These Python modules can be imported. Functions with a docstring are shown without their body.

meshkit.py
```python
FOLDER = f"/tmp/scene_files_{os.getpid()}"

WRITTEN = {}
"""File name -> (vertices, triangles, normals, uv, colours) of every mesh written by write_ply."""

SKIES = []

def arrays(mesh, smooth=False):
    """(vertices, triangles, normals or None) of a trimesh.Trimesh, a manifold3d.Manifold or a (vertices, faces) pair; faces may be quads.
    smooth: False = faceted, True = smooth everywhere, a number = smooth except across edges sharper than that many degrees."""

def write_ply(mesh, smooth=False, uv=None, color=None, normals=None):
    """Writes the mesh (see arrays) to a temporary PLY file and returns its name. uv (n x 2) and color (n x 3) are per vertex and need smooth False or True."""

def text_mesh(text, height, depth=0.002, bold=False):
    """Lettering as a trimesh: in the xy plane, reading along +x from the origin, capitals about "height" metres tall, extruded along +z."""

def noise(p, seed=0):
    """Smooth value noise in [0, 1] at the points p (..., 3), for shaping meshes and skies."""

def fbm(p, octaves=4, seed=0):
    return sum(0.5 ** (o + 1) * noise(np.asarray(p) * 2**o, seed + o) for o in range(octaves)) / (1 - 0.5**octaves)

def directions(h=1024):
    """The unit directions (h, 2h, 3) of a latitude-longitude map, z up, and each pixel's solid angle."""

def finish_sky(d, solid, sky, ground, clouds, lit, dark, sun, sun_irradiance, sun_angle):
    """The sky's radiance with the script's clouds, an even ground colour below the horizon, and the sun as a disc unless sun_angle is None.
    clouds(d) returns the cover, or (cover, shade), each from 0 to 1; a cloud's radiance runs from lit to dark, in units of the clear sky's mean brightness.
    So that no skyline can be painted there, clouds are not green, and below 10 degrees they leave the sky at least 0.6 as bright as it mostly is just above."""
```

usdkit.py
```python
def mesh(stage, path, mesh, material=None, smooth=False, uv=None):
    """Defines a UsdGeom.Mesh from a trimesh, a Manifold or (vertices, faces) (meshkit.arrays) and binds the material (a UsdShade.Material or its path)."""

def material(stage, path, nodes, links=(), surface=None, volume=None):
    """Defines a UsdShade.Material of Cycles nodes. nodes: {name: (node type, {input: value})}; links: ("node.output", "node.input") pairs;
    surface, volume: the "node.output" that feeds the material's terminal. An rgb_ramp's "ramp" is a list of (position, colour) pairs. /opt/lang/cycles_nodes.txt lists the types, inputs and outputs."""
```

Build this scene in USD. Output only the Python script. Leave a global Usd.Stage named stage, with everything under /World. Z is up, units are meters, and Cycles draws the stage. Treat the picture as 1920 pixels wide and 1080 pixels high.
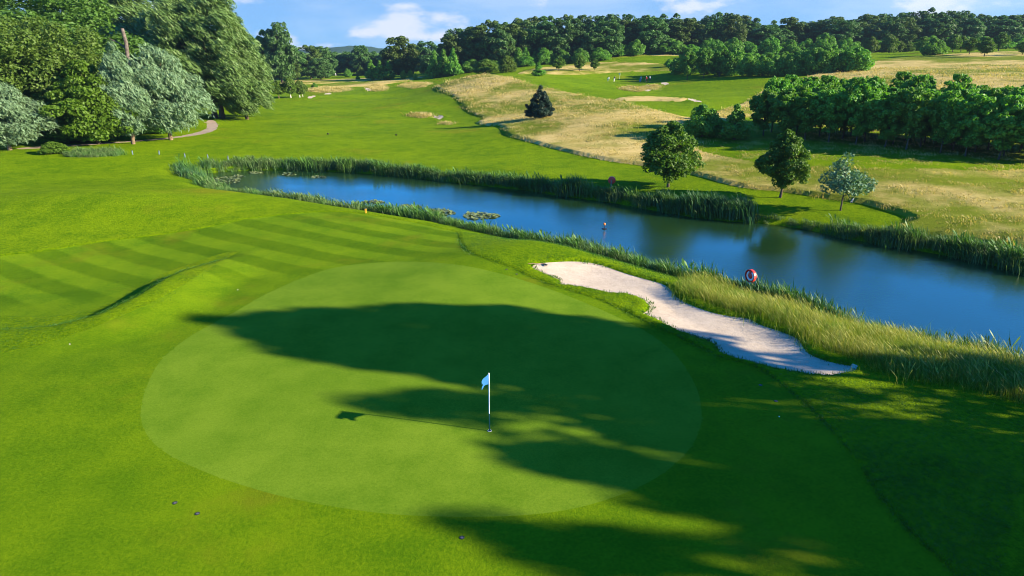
import math, numpy as np, trimesh, shapely, shapely.geometry as sg, manifold3d as m3
from scipy.interpolate import RBFInterpolator
from scipy.spatial import Delaunay, cKDTree
from pxr import Usd, UsdGeom, UsdLux, UsdShade, Gf, Sdf, Vt
import usdkit, meshkit

# ------------------------------------------------------------------ camera, sky, sun, exposure
stage = Usd.Stage.CreateInMemory()
UsdGeom.SetStageUpAxis(stage, 'Z')
UsdGeom.Xform.Define(stage, '/World')
EYE, PITCH, FPX = 12.0, math.radians(18.97), 1280.0
cam = UsdGeom.Camera.Define(stage, '/World/camera')
cam.AddTranslateOp().Set(Gf.Vec3d(0, 0, EYE))
cam.AddRotateXOp().Set(90 - math.degrees(PITCH))
cam.CreateHorizontalApertureAttr(36.0)
cam.CreateFocalLengthAttr(36.0 * FPX / 1920)
cam.CreateClippingRangeAttr(Gf.Vec2f(0.1, 20000))
cam.CreateExposureAttr(1.72)

SUN_EL, SUN_AZ = math.radians(21.0), math.atan2(0.97, -0.23)
SUN = np.array([math.sin(SUN_AZ) * math.cos(SUN_EL), math.cos(SUN_AZ) * math.cos(SUN_EL), math.sin(SUN_EL)])
sun = UsdLux.DistantLight.Define(stage, '/World/sun')
sun.CreateIntensityAttr(1.25); sun.CreateAngleAttr(0.7); sun.CreateNormalizeAttr(True)
sun.CreateColorAttr(Gf.Vec3f(1.0, 0.85, 0.63))
sun.AddRotateZOp().Set(-math.degrees(SUN_AZ)); sun.AddRotateXOp().Set(-(90 - math.degrees(SUN_EL)))
dome = UsdLux.DomeLight.Define(stage, '/World/sky')
dome.GetPrim().SetCustomDataByKey('kind', 'structure')
skym = usdkit.material(stage, '/World/Looks/sky', {
    'tc': ('texture_coordinate', {}),
    'sky': ('sky_texture', {'sky_type': 'single_scattering', 'sun_disc': False, 'sun_elevation': SUN_EL, 'sun_rotation': SUN_AZ,
                            'air_density': 0.6, 'aerosol_density': 0.05, 'ozone_density': 6.0}),
    'hs': ('hsv', {'saturation': 1.8, 'value': 0.95}),
    'map': ('mapping', {'scale': (1.0, 1.0, 4.2), 'location': (0.35, 0.2, 0.0)}),
    'n1': ('noise_texture', {'scale': 3.6, 'detail': 8.0, 'roughness': 0.56, 'distortion': 0.25}),
    'r1': ('map_range', {'range_type': 'smoothstep', 'from_min': 0.38, 'from_max': 0.64, 'to_min': 0.0, 'to_max': 1.0}),
    'map2': ('mapping', {'scale': (1.0, 1.0, 2.6), 'location': (1.31, 0.5, 0.02)}),
    'n2': ('noise_texture', {'scale': 9.0, 'detail': 9.0, 'roughness': 0.55}),
    'r2': ('map_range', {'range_type': 'smoothstep', 'from_min': 0.54, 'from_max': 0.68, 'to_min': 0.0, 'to_max': 0.9}),
    'sz': ('separate_xyz', {}), 'el': ('map_range', {'range_type': 'smoothstep', 'from_min': 0.08, 'from_max': 0.16, 'to_min': 1.0, 'to_max': 0.0}), 'k1': ('math', {'math_type': 'multiply', 'value2': .93}), 'k2': ('math', {'math_type': 'multiply'}),
    'cc': ('mix', {'color1': (.46, .95, 1.72), 'color2': (.98, 1.32, 1.85)}), 'c1': ('mix', {}),
    'c2': ('mix', {'color2': (2.0, 2.05, 2.2)}),
    'bg': ('background_shader', {'strength': 0.13})},
    [('tc.generated', 'map.vector'), ('tc.generated', 'map2.vector'), ('map.vector', 'n1.vector'), ('map2.vector', 'n2.vector'),
     ('n1.fac', 'r1.value'), ('n2.fac', 'r2.value'), ('sky.color', 'hs.color'), ('hs.color', 'c1.color1'), ('tc.generated', 'sz.vector'), ('sz.z', 'el.value'), ('r1.result', 'cc.fac'), ('cc.color', 'c1.color2'), ('el.result', 'k1.value1'), ('k1.value', 'c1.fac'), ('c1.color', 'c2.color1'), ('r2.result', 'k2.value1'), ('el.result', 'k2.value2'), ('k2.value', 'c2.fac'),
     ('c2.color', 'bg.color')], surface='bg.background')
UsdShade.MaterialBindingAPI.Apply(dome.GetPrim()).Bind(skym)

# ------------------------------------------------------------------ helpers
rng = np.random.default_rng(7)
CP, SP = math.cos(PITCH), math.sin(PITCH)
used = {}


def numbered(path):
    k = used.get(path, 0); used[path] = k + 1
    return path if k == 0 else f'{path}_{k:03d}'


def tag(o, label=None, cat=None, group=None, kind=None):
    p = o.GetPrim() if hasattr(o, 'GetPrim') else o
    for k, v in (('label', label), ('category', cat), ('group', group), ('kind', kind)):
        if v: p.SetCustomDataByKey(k, v)
    return p


def xf(name, loc=(0, 0, 0), rz=0.0, scale=None, tilt=None):
    x = UsdGeom.Xform.Define(stage, numbered('/World/' + name))
    x.AddTranslateOp().Set(Gf.Vec3d(*map(float, loc)))
    if tilt: x.AddRotateXYZOp().Set(Gf.Vec3f(float(tilt[0]), float(tilt[1]), float(rz)))
    elif rz: x.AddRotateZOp().Set(float(rz))
    if scale is not None: x.AddScaleOp().Set(Gf.Vec3f(*map(float, (scale if np.ndim(scale) else (scale,) * 3))))
    return x


def part(parent, name, mesh, m, smooth=False):
    return usdkit.mesh(stage, numbered(f'{parent.GetPath()}/{name}'), mesh, m, smooth=smooth)


def mat_plain(name, col, rough=0.6, noise=0.0, scale=20.0, spec=0.5, bump=0.0):
    n = {'p': ('principled_bsdf', {'base_color': col, 'roughness': rough, 'specular_ior_level': spec})}
    l = []
    if noise:
        n['tc'] = ('texture_coordinate', {}); n['n'] = ('noise_texture', {'scale': scale, 'detail': 4.0})
        n['r'] = ('rgb_ramp', {'ramp': [(0.3, tuple(c * (1 - noise) for c in col)), (0.7, tuple(min(1, c * (1 + noise)) for c in col))]})
        l = [('tc.object', 'n.vector'), ('n.fac', 'r.fac'), ('r.color', 'p.base_color')]
        if bump:
            n['b'] = ('bump', {'strength': bump, 'distance': 0.03}); l += [('n.fac', 'b.height'), ('b.normal', 'p.normal')]
    return usdkit.material(stage, '/World/Looks/' + name, n, l, surface='p.BSDF')


def ray(px, py):
    u, v = (np.asarray(px, float) - 960) / FPX, (540 - np.asarray(py, float)) / FPX
    return u, CP + v * SP, -SP + v * CP


def on_plane(px, py, z):
    u, f, w = ray(px, py); s = (z - EYE) / w
    return np.stack([u * s, f * s], -1)


def ground_at_dist(px, D, py=130):
    u, f, w = ray(px, py)
    return float(u / f * D), float(D)


def z_at(py, D):
    u, f, w = ray(960, py)
    return EYE + w / f * D


def sstep(x): x = np.clip(x, 0, 1); return x * x * (3 - 2 * x)


# ------------------------------------------------------------------ terrain height
ZW = -1.55
ctl = []
for px, py, z in [(0, 1070, 0), (960, 1070, 0), (1900, 1070, .2), (918, 808, 0), (300, 800, 0), (1300, 800, 0), (640, 600, 0), (900, 500, 0), (500, 450, -.1), (100, 700, .1),
                  (0, 560, -.4), (150, 500, -.5), (300, 445, -.4), (1700, 800, .2), (1900, 760, 0), (1400, 560, 0), (1150, 520, 0), (60, 375, .5), (220, 400, .35), (330, 410, .1), (150, 340, -.2), (0, 320, .1),
                  (600, 270, -.6), (800, 270, -.6), (1000, 300, -.6), (1250, 350, -.65), (1460, 372, -.6), (1600, 400, -.6), (1800, 440, -.5), (1900, 440, -.3),
                  (250, 270, -.3), (100, 280, 0), (320, 262, -.3), (410, 222, -.3), (640, 220, -.5), (500, 200, -.4), (780, 220, -.3), (640, 185, -.3), (760, 185, -.1),
                  (560, 165, 0), (700, 165, .2), (800, 160, .4), (1150, 290, .1), (1090, 265, .4), (940, 230, .2)]:
    ctl.append((*on_plane(px, py, z), z))
for px, py, D in [(850, 136, 330), (760, 140, 420), (620, 138, 470), (1010, 155, 185), (1105, 185, 150), (1215, 207, 120), (1290, 225, 105), (900, 145, 210), (840, 157, 215), (1010, 225, 118),
                  (1100, 240, 102), (900, 205, 150), (1200, 152, 240), (1130, 170, 190), (1050, 172, 165), (1260, 190, 145), (1350, 190, 140), (1300, 215, 115), (1047, 135, 260), (1115, 132, 265),
                  (1000, 146, 235), (930, 136, 270), (1100, 104, 330), (1240, 100, 350), (1100, 120, 300), (1300, 130, 250), (1320, 150, 215), (1450, 143, 205), (1630, 128, 205), (1500, 165, 170),
                  (1640, 98, 330), (1740, 100, 280), (1900, 98, 250), (1900, 150, 150), (1700, 150, 165), (1900, 310, 72), (1450, 270, 88), (1450, 225, 112), (1650, 240, 102), (1900, 240, 98),
                  (1330, 265, 92), (1650, 320, 68), (1900, 380, 56)]:
    x, y = ground_at_dist(px, D, py); ctl.append((x, y, z_at(py, D)))
ctl += [(-600, 600, 2), (-300, 800, 4), (0, 700, 8), (300, 600, 18), (600, 400, 18), (500, 100, 8), (-500, 100, 0), (-300, -300, 0), (300, -300, 2), (0, -200, 0), (100, 0, 1), (-100, 0, 0),
        (-200, 300, 0), (0, 0, 0), (40, 10, .4), (-40, 10, .1), (-60, 40, .2), (900, 900, 20), (-900, 900, 6), (900, -600, 6), (-900, -600, 2), (0, 1200, 10)]
ctl = np.array(ctl)
_rbf = RBFInterpolator(ctl[:, :2] / 100, ctl[:, 2], kernel='thin_plate_spline', smoothing=2e-3)

pond_px = [(395, 345), (380, 337), (372, 330), (385, 325), (420, 322), (470, 320), (540, 319), (600, 321), (680, 325), (760, 332), (840, 341), (920, 350), (1000, 359), (1060, 369), (1150, 381),
           (1220, 394), (1300, 408), (1370, 416), (1415, 418), (1450, 422), (1500, 429), (1540, 437), (1580, 447), (1640, 457), (1720, 470), (1800, 485), (1860, 498), (1930, 515), (2080, 545),
           (2250, 700), (2050, 712), (1920, 676), (1840, 655), (1760, 637), (1690, 620), (1630, 606), (1570, 590), (1500, 568), (1430, 548), (1370, 530), (1290, 510), (1200, 487), (1100, 466), (1010, 447),
           (960, 437), (900, 424), (840, 411), (780, 402), (720, 393), (660, 385), (600, 376), (530, 368), (470, 361), (430, 354)]
_zp = np.array([ZW + (.62 if i > 28 else 0.0) for i in range(len(pond_px))])[:, None]      # the near edge is hidden by its reeds
_pp = on_plane(*np.array(pond_px).T, _zp[:, 0])
pond = sg.Polygon(_pp).buffer(0.6).buffer(-0.6)


def smooth_poly(pts, it=2):
    p = np.asarray(pts, float)
    for _ in range(it):
        q = np.roll(p, -1, 0); p = np.stack([.75 * p + .25 * q, .25 * p + .75 * q], 1).reshape(-1, 2)
    return p


pond = sg.Polygon(smooth_poly(np.array(pond.exterior.coords)[:-1], 2))


def sdist(poly, x, y):
    """Signed distance, negative inside."""
    pts = shapely.points(x, y)
    d = shapely.distance(poly.boundary, pts)
    return np.where(shapely.contains_xy(poly, x, y), -d, d)


ridge_px = [(490, 458), (440, 470), (410, 478), (383, 490), (353, 503), (317, 523), (267, 557), (187, 590), (100, 606), (0, 610), (-200, 622)]
ridge_pts = on_plane(*np.array(ridge_px, float).T, 0.35)
ridge_amp = np.array([0, .16, .34, .58, .84, 1.0, .98, .7, .45, .35, .3])
_rl = sg.LineString(ridge_pts)
_rs = np.array([_rl.project(sg.Point(p)) for p in ridge_pts])


def ridge_h(x, y):
    out = np.zeros(len(x))
    near = np.flatnonzero((x > ridge_pts[:, 0].min() - 6) & (x < ridge_pts[:, 0].max() + 6) & (y > ridge_pts[:, 1].min() - 6) & (y < ridge_pts[:, 1].max() + 5))
    if not len(near): return out
    pts = shapely.points(x[near], y[near]); d = shapely.distance(_rl, pts)
    s = shapely.line_locate_point(_rl, pts)
    a = shapely.line_interpolate_point(_rl, np.clip(s - .05, 0, _rl.length)); b = shapely.line_interpolate_point(_rl, np.clip(s + .05, 0, _rl.length))
    tx, ty = shapely.get_x(b) - shapely.get_x(a), shapely.get_y(b) - shapely.get_y(a)
    c = shapely.line_interpolate_point(_rl, s)
    side = tx * (y[near] - shapely.get_y(c)) - ty * (x[near] - shapely.get_x(c))     # >0 left of travel (camera side)
    w = np.where(side < 0, 1.0, 4.0)
    out[near] = .74 * np.interp(s, _rs, ridge_amp) * sstep(1 - d / w)
    return out


def height0(x, y):
    p = np.stack([x, y], 1)
    z = np.concatenate([_rbf(q / 100) for q in np.array_split(p, max(1, len(p) // 20000))])
    R = np.hypot(x, y)
    z = np.where(R > 900, np.clip(z, -2, 30), z)
    n1 = meshkit.noise(np.stack([x / 17, y / 17, 0 * x], 1), 3) - .5
    n2 = meshkit.noise(np.stack([x / 48, y / 48, 0 * x], 1), 5) - .5
    n3 = meshkit.noise(np.stack([x / 7, y / 7, 0 * x], 1), 9) - .5
    far = sstep((y - 48) / 30)
    gdist = np.hypot((x + 1) / 12, (y - 26) / 15)
    z = z + (n1 * .5 + n3 * .10) * (.25 + .75 * far) * sstep((gdist - .9) / .8) + n2 * 1.0 * far * sstep((R - 70) / 60)
    z = z + .22 * np.exp(-((x + 3) / 6) ** 2 - ((y - 34) / 5) ** 2) - .12 * np.exp(-((x - 4) / 6) ** 2 - ((y - 20) / 5) ** 2)   # contours of the green
    z = z + ridge_h(x, y)
    m = on_plane(990, 470, .3); z = z + .7 * np.exp(-(((x - m[0]) * .8 + (y - m[1]) * .3) / 5) ** 2 - (((y - m[1]) * .8 - (x - m[0]) * .3) / 3.2) ** 2)  # mound behind the bunker
    m = on_plane(150, 385, .3); z = z + .75 * np.exp(-((x - m[0]) / 11) ** 2 - ((y - m[1]) / 5) ** 2)
    return z


def height(x, y):
    x, y = np.atleast_1d(np.asarray(x, float)), np.atleast_1d(np.asarray(y, float))
    z = height0(x, y)
    near = np.flatnonzero((x > -50) & (x < 60) & (y > 15) & (y < 110))
    if len(near):
        sd = sdist(pond, x[near], y[near]); zb = z[near]
        bank = ZW + .30 + .10 * np.clip(sd, 0, 6)
        out = bank + (zb - bank) * sstep(sd / 5.5)
        out = np.where(sd < .8, ZW - .12 + (out - ZW + .12) * sstep(sd / .8), out)
        z[near] = np.where(sd < 0, ZW - .12 - np.minimum(1.2, -sd * .45), out)
    return z


def H1(x, y): return float(height(x, y)[0])


def cast(px, py):
    """Where the sight lines through these pixels of the photograph meet the ground."""
    px, py = np.atleast_1d(np.asarray(px, float)), np.atleast_1d(np.asarray(py, float))
    u, f, w = ray(px, py)
    ts = np.geomspace(10, 900, 260); hit = np.full(len(px), 900.0); prev = np.full(len(px), 10.0); done = np.zeros(len(px), bool)
    X, Y = np.outer(ts, u), np.outer(ts, f); Z = EYE + np.outer(ts, w)
    G = height(X.ravel(), Y.ravel()).reshape(X.shape)
    below = Z < G
    first = np.where(below.any(0), below.argmax(0), len(ts) - 1)
    lo, hi = ts[np.maximum(first - 1, 0)], ts[first]
    for _ in range(18):
        mid = (lo + hi) / 2; b = EYE + mid * w < height(mid * u, mid * f)
        hi = np.where(b, mid, hi); lo = np.where(b, lo, mid)
    return np.stack([hi * u, hi * f], 1)


def area(px, it=2, dens=6):
    p = np.asarray(px, float); q = np.roll(p, -1, 0)
    k = np.concatenate([a + (b - a) * np.linspace(0, 1, dens, endpoint=False)[:, None] for a, b in zip(p, q)]) if dens > 1 else p
    k = smooth_poly(p, it) if it else k
    return sg.Polygon(cast(*k.T)).buffer(0)


# ------------------------------------------------------------------ areas of the ground
bunker_px = [(992, 497), (1020, 490.5), (1077, 488), (1120, 492), (1160, 507), (1203, 520), (1243, 530), (1257, 540), (1267, 553), (1287, 567), (1327, 582), (1360, 590), (1407, 595), (1423, 607), (1467, 620),
             (1497, 633), (1503, 643), (1513, 660), (1543, 673), (1573, 680), (1598, 684), (1612, 690), (1588, 698), (1557, 703), (1513, 700), (1467, 692), (1423, 682), (1380, 670), (1350, 660), (1347, 648),
             (1327, 638), (1293, 627), (1260, 613), (1227, 595), (1202, 586), (1214, 582), (1220, 573), (1207, 560), (1183, 551), (1137, 548), (1113, 542), (1080, 536), (1043, 532), (1055, 527), (1040, 520), (1013, 510)]
green_px = [(760, 489), (860, 495), (950, 515), (1050, 548), (1150, 590), (1220, 625), (1270, 665), (1305, 720), (1318, 770), (1310, 820), (1270, 870), (1200, 915), (1100, 950), (1000, 966), (880, 970),
            (740, 966), (620, 950), (500, 925), (380, 885), (300, 845), (270, 810), (262, 775), (270, 735), (295, 680), (340, 640), (400, 605), (450, 580), (490, 555), (545, 530), (600, 508), (660, 495)]
strip_px = [(452, 470), (423, 473), (383, 485), (320, 508), (297, 516), (267, 538), (217, 566), (167, 582), (117, 592), (50, 595), (0, 590), (-300, 610), (-300, 720), (0, 663), (33, 657), (100, 640), (167, 617),
            (233, 590), (300, 560), (350, 530), (395, 500), (430, 482)]
fair_px = [(-500, 545), (0, 480), (70, 473), (130, 463), (200, 452), (267, 445), (360, 432), (407, 423), (453, 412), (493, 407), (533, 403), (583, 398), (633, 396), (700, 404), (767, 415), (820, 427), (850, 433), (860, 437), (862, 453),
           (873, 470), (910, 485), (947, 497), (967, 505), (1000, 522), (1060, 543), (1120, 560), (1170, 582), (1230, 613), (1290, 642), (1340, 664), (1390, 682), (1430, 694), (1470, 722), (1530, 772), (1590, 842), (1640, 920),
           (1700, 990), (1760, 1050), (1830, 1110), (1990, 1300), (-1000, 1300), (-1000, 800)]
meadow_px = [(815, 164), (825, 172), (842, 176), (860, 189), (870, 205), (885, 215), (905, 221), (915, 226), (897, 229), (894, 231), (907, 236), (940, 238), (946, 246), (947, 255), (975, 262), (1002, 270), (1050, 283), (1100, 295),
             (1150, 305), (1193, 310), (1250, 320), (1310, 331), (1347, 343), (1397, 355), (1473, 361), (1547, 374), (1613, 382), (1663, 397), (1700, 408), (1712, 416), (1690, 424), (1640, 432), (1680, 441), (1760, 453), (1830, 463), (1930, 478), (2150, 510),
             (2300, 420), (2300, 240), (2200, 100), (1900, 97), (1760, 104), (1650, 112), (1560, 132), (1500, 150), (1440, 170), (1400, 195), (1320, 218), (1295, 226), (1260, 217), (1215, 206), (1165, 193), (1105, 183), (1052, 173), (1002, 161), (975, 151),
             (940, 144), (915, 140), (870, 148), (840, 156)]
far_hay_px = [(575, 166), (600, 160), (660, 157), (720, 153), (770, 146), (800, 144), (770, 152), (740, 156), (700, 162), (640, 164)]
far_hay2_px = [(520, 152), (600, 149), (690, 148), (745, 143), (720, 150), (660, 154), (590, 158), (530, 160)]
far_strip_px = [(1000, 128), (1040, 124), (1100, 118), (1180, 116), (1260, 122), (1330, 126), (1330, 131), (1260, 133), (1160, 136), (1130, 138), (1060, 142), (1010, 138), (960, 141)]
top_hay_px = [(1030, 108), (1120, 103), (1240, 97), (1330, 99), (1330, 106), (1240, 104), (1130, 110), (1050, 114)]
mid_strip_px = [(1140, 188), (1190, 182), (1240, 184), (1290, 187), (1285, 192), (1230, 190), (1180, 191)]
floor_px = [(1290, 268), (1330, 240), (1400, 222), (1500, 215), (1700, 212), (2000, 205), (2300, 260), (2200, 345), (1930, 322), (1850, 330), (1760, 322), (1650, 326), (1560, 316), (1470, 318), (1380, 304), (1310, 290)]
path_px = [(394, 225), (402, 226), (410, 236), (407, 244), (383, 252.5), (333, 259.5), (280, 264.5), (233, 268), (143, 275), (30, 282), (30, 278), (143, 271.5), (233, 266), (280, 262.5), (333, 257), (370, 249), (386, 243), (389, 237), (386, 228)]
small_bunkers_px = [[(810, 220), (822, 218.5), (835, 220.5), (827, 225), (813, 224.5)], [(575, 183.5), (590, 180.5), (593, 183), (580, 186)], [(607, 177.5), (620, 175.5), (622, 178), (609, 179.5)],
                    [(683, 168), (692, 165.5), (703, 170), (690, 171.5)], [(1173, 167), (1184, 166), (1192, 170), (1180, 170.5)], [(1207, 172), (1216, 168.5), (1222, 171), (1212, 174)],
                    [(1209, 161), (1218, 160), (1224, 163), (1213, 164)], [(1237, 158), (1247, 155.5), (1257, 159), (1245, 161)], [(1288, 187.5), (1300, 188), (1320, 195), (1306, 194.5), (1292, 190.5)]]
A = {k: area(v) for k, v in dict(bunker=bunker_px, putting_green=green_px, fairway=fair_px, meadow=meadow_px, strip=strip_px, path=path_px, floor=floor_px, hay=far_hay_px, hay2=far_hay2_px, hay3=far_strip_px, hay4=top_hay_px, hay5=mid_strip_px).items()}
A['fairway'] = A['fairway'].difference(A['strip']).difference(A['bunker'].buffer(.5)).difference(pond.buffer(.9))
if A['fairway'].geom_type != 'Polygon':
    fw = sorted(A['fairway'].geoms, key=lambda g: -g.area); A['fairway'] = sg.MultiPolygon([g for g in fw if g.area > 3])
A['meadow'] = A['meadow'].difference(pond.buffer(1.0))
A['meadow'] = max(A['meadow'].geoms, key=lambda g: g.area) if A['meadow'].geom_type != 'Polygon' else A['meadow']
SB = [area(p) for p in small_bunkers_px]
sb_all = shapely.unary_union(SB)
hay_all = shapely.unary_union([A['meadow'], A['hay'], A['hay2'], A['hay3'], A['hay4'], A['hay5']])
mown = A['fairway'].union(A['putting_green']).union(A['strip']).buffer(.02)


def surface(x, y):
    """Height of the finished ground: turf steps, hay standing higher, sand lying lower."""
    z = height(x, y) + .07
    b = A['fairway'].bounds
    k = np.flatnonzero((x > b[0] - 3) & (x < b[2] + 3) & (y > b[1] - 3) & (y < b[3] + 3))
    if len(k):
        sd = sdist(mown, x[k], y[k]); z[k] += .07 * sstep(sd / .12) - .07
        sb = sdist(A['bunker'], x[k], y[k]); e = np.clip(-sb, 0, 3)
        z[k] += np.where(sb < .12, -.04 - .09 * sstep((.12 - sb) / .12) - .12 * sstep(e / 1.6), 0) + .05 * sstep(1 - np.abs(sb - .45) / .45)
    k = np.flatnonzero(y > 45)
    if len(k):
        sd = sdist(hay_all, x[k], y[k]); z[k] += .32 * sstep(-sd / .35)
        s2 = sdist(sb_all, x[k], y[k]); z[k] += np.where(s2 < 0, -.5 * sstep(-s2 / .8), .25 * sstep(1 - s2 / 2.0))
    return z


def S1(x, y): return float(surface(np.atleast_1d(float(x)), np.atleast_1d(float(y)))[0])


# grid, finer towards the eye, with the outlines of all areas laid into it
az = np.concatenate([np.linspace(-180, -50, 30)[:-1], np.linspace(-50, -41, 18)[:-1], np.linspace(-41, 41, 500), np.linspace(41, 50, 18)[1:], np.linspace(50, 180, 30)[1:-1]])
rr = [6.0]
while rr[-1] < 600: rr.append(rr[-1] + max(.16, rr[-1] * .0115))
while rr[-1] < 6000: rr.append(rr[-1] * 1.12)
rr = np.array(rr)
AZ, RR = np.meshgrid(np.radians(az), rr)
AZ = AZ + ((np.arange(len(rr)) % 2) * .5)[:, None] * np.radians(.16) * (np.abs(AZ) < .70)
gp = np.stack([(RR * np.sin(AZ)).ravel(), (RR * np.cos(AZ)).ravel()], 1)
gp = np.vstack([gp, [[0.001, 0.002]]])


def outline(poly, f=.009, lo=.12):
    pts = []
    for g in getattr(poly, 'geoms', [poly]):
        for ring in [g.exterior, *g.interiors]:
            L, s = ring.length, 0.0
            while s < L:
                p = ring.interpolate(s); pts.append((p.x, p.y)); s += max(lo, f * math.hypot(p.x, p.y))
    return np.array(pts)


edges = [outline(A['bunker'], .0028, .05), outline(A['fairway'], .005)] + [outline(A[k]) for k in ('putting_green', 'path', 'meadow', 'hay', 'hay2', 'hay3', 'hay4', 'hay5')] + [outline(p, .004) for p in SB] + [outline(pond)]
edges += [outline(A['fairway'].buffer(.13), .006), outline(A['bunker'].buffer(-.12), .0028, .05), outline(A['bunker'].buffer(.12), .004, .06), outline(A['bunker'].buffer(-.4), .006), outline(A['meadow'].buffer(-.37), .006)]
ep = np.vstack(edges)
ep = ep[np.unique(np.round(ep / .02).astype(int), axis=0, return_index=True)[1]]
d, _ = cKDTree(ep).query(gp)
gp = gp[d > np.maximum(.08, np.hypot(*gp.T) * .004)]
P = np.vstack([gp, ep])
tri = Delaunay(P).simplices
a, b, c = P[tri[:, 0]], P[tri[:, 1]], P[tri[:, 2]]
cr = (b[:, 0] - a[:, 0]) * (c[:, 1] - a[:, 1]) - (b[:, 1] - a[:, 1]) * (c[:, 0] - a[:, 0])
tri = np.where((cr < 0)[:, None], tri[:, ::-1], tri)[np.abs(cr) > 1e-7]
PZ = surface(P[:, 0].copy(), P[:, 1].copy())
V = np.column_stack([P, PZ])
fn = np.cross(V[tri[:, 1]] - V[tri[:, 0]], V[tri[:, 2]] - V[tri[:, 0]])
VN = np.zeros_like(V)
for k in range(3): np.add.at(VN, tri[:, k], fn)
VN /= np.maximum(np.linalg.norm(VN, axis=1), 1e-12)[:, None]
cen = P[tri].mean(1)
cls = np.full(len(tri), -1)
order = [('path', A['path']), ('bunker', A['bunker']), ('putting_green', A['putting_green']), ('fairway', A['fairway']), ('plantation_floor', A['floor'])] + [('fairway_bunker', p) for p in SB] + [('meadow', A['meadow']), ('hay_strip', A['hay']), ('hay_strip', A['hay2']), ('hay_strip', A['hay3']), ('hay_strip', A['hay4']), ('hay_strip', A['hay5']), ('pond_bed', pond)]
for i, (_, poly) in enumerate(order):
    m = (cls < 0) & shapely.contains_xy(poly, cen[:, 0], cen[:, 1]); cls[m] = i


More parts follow.
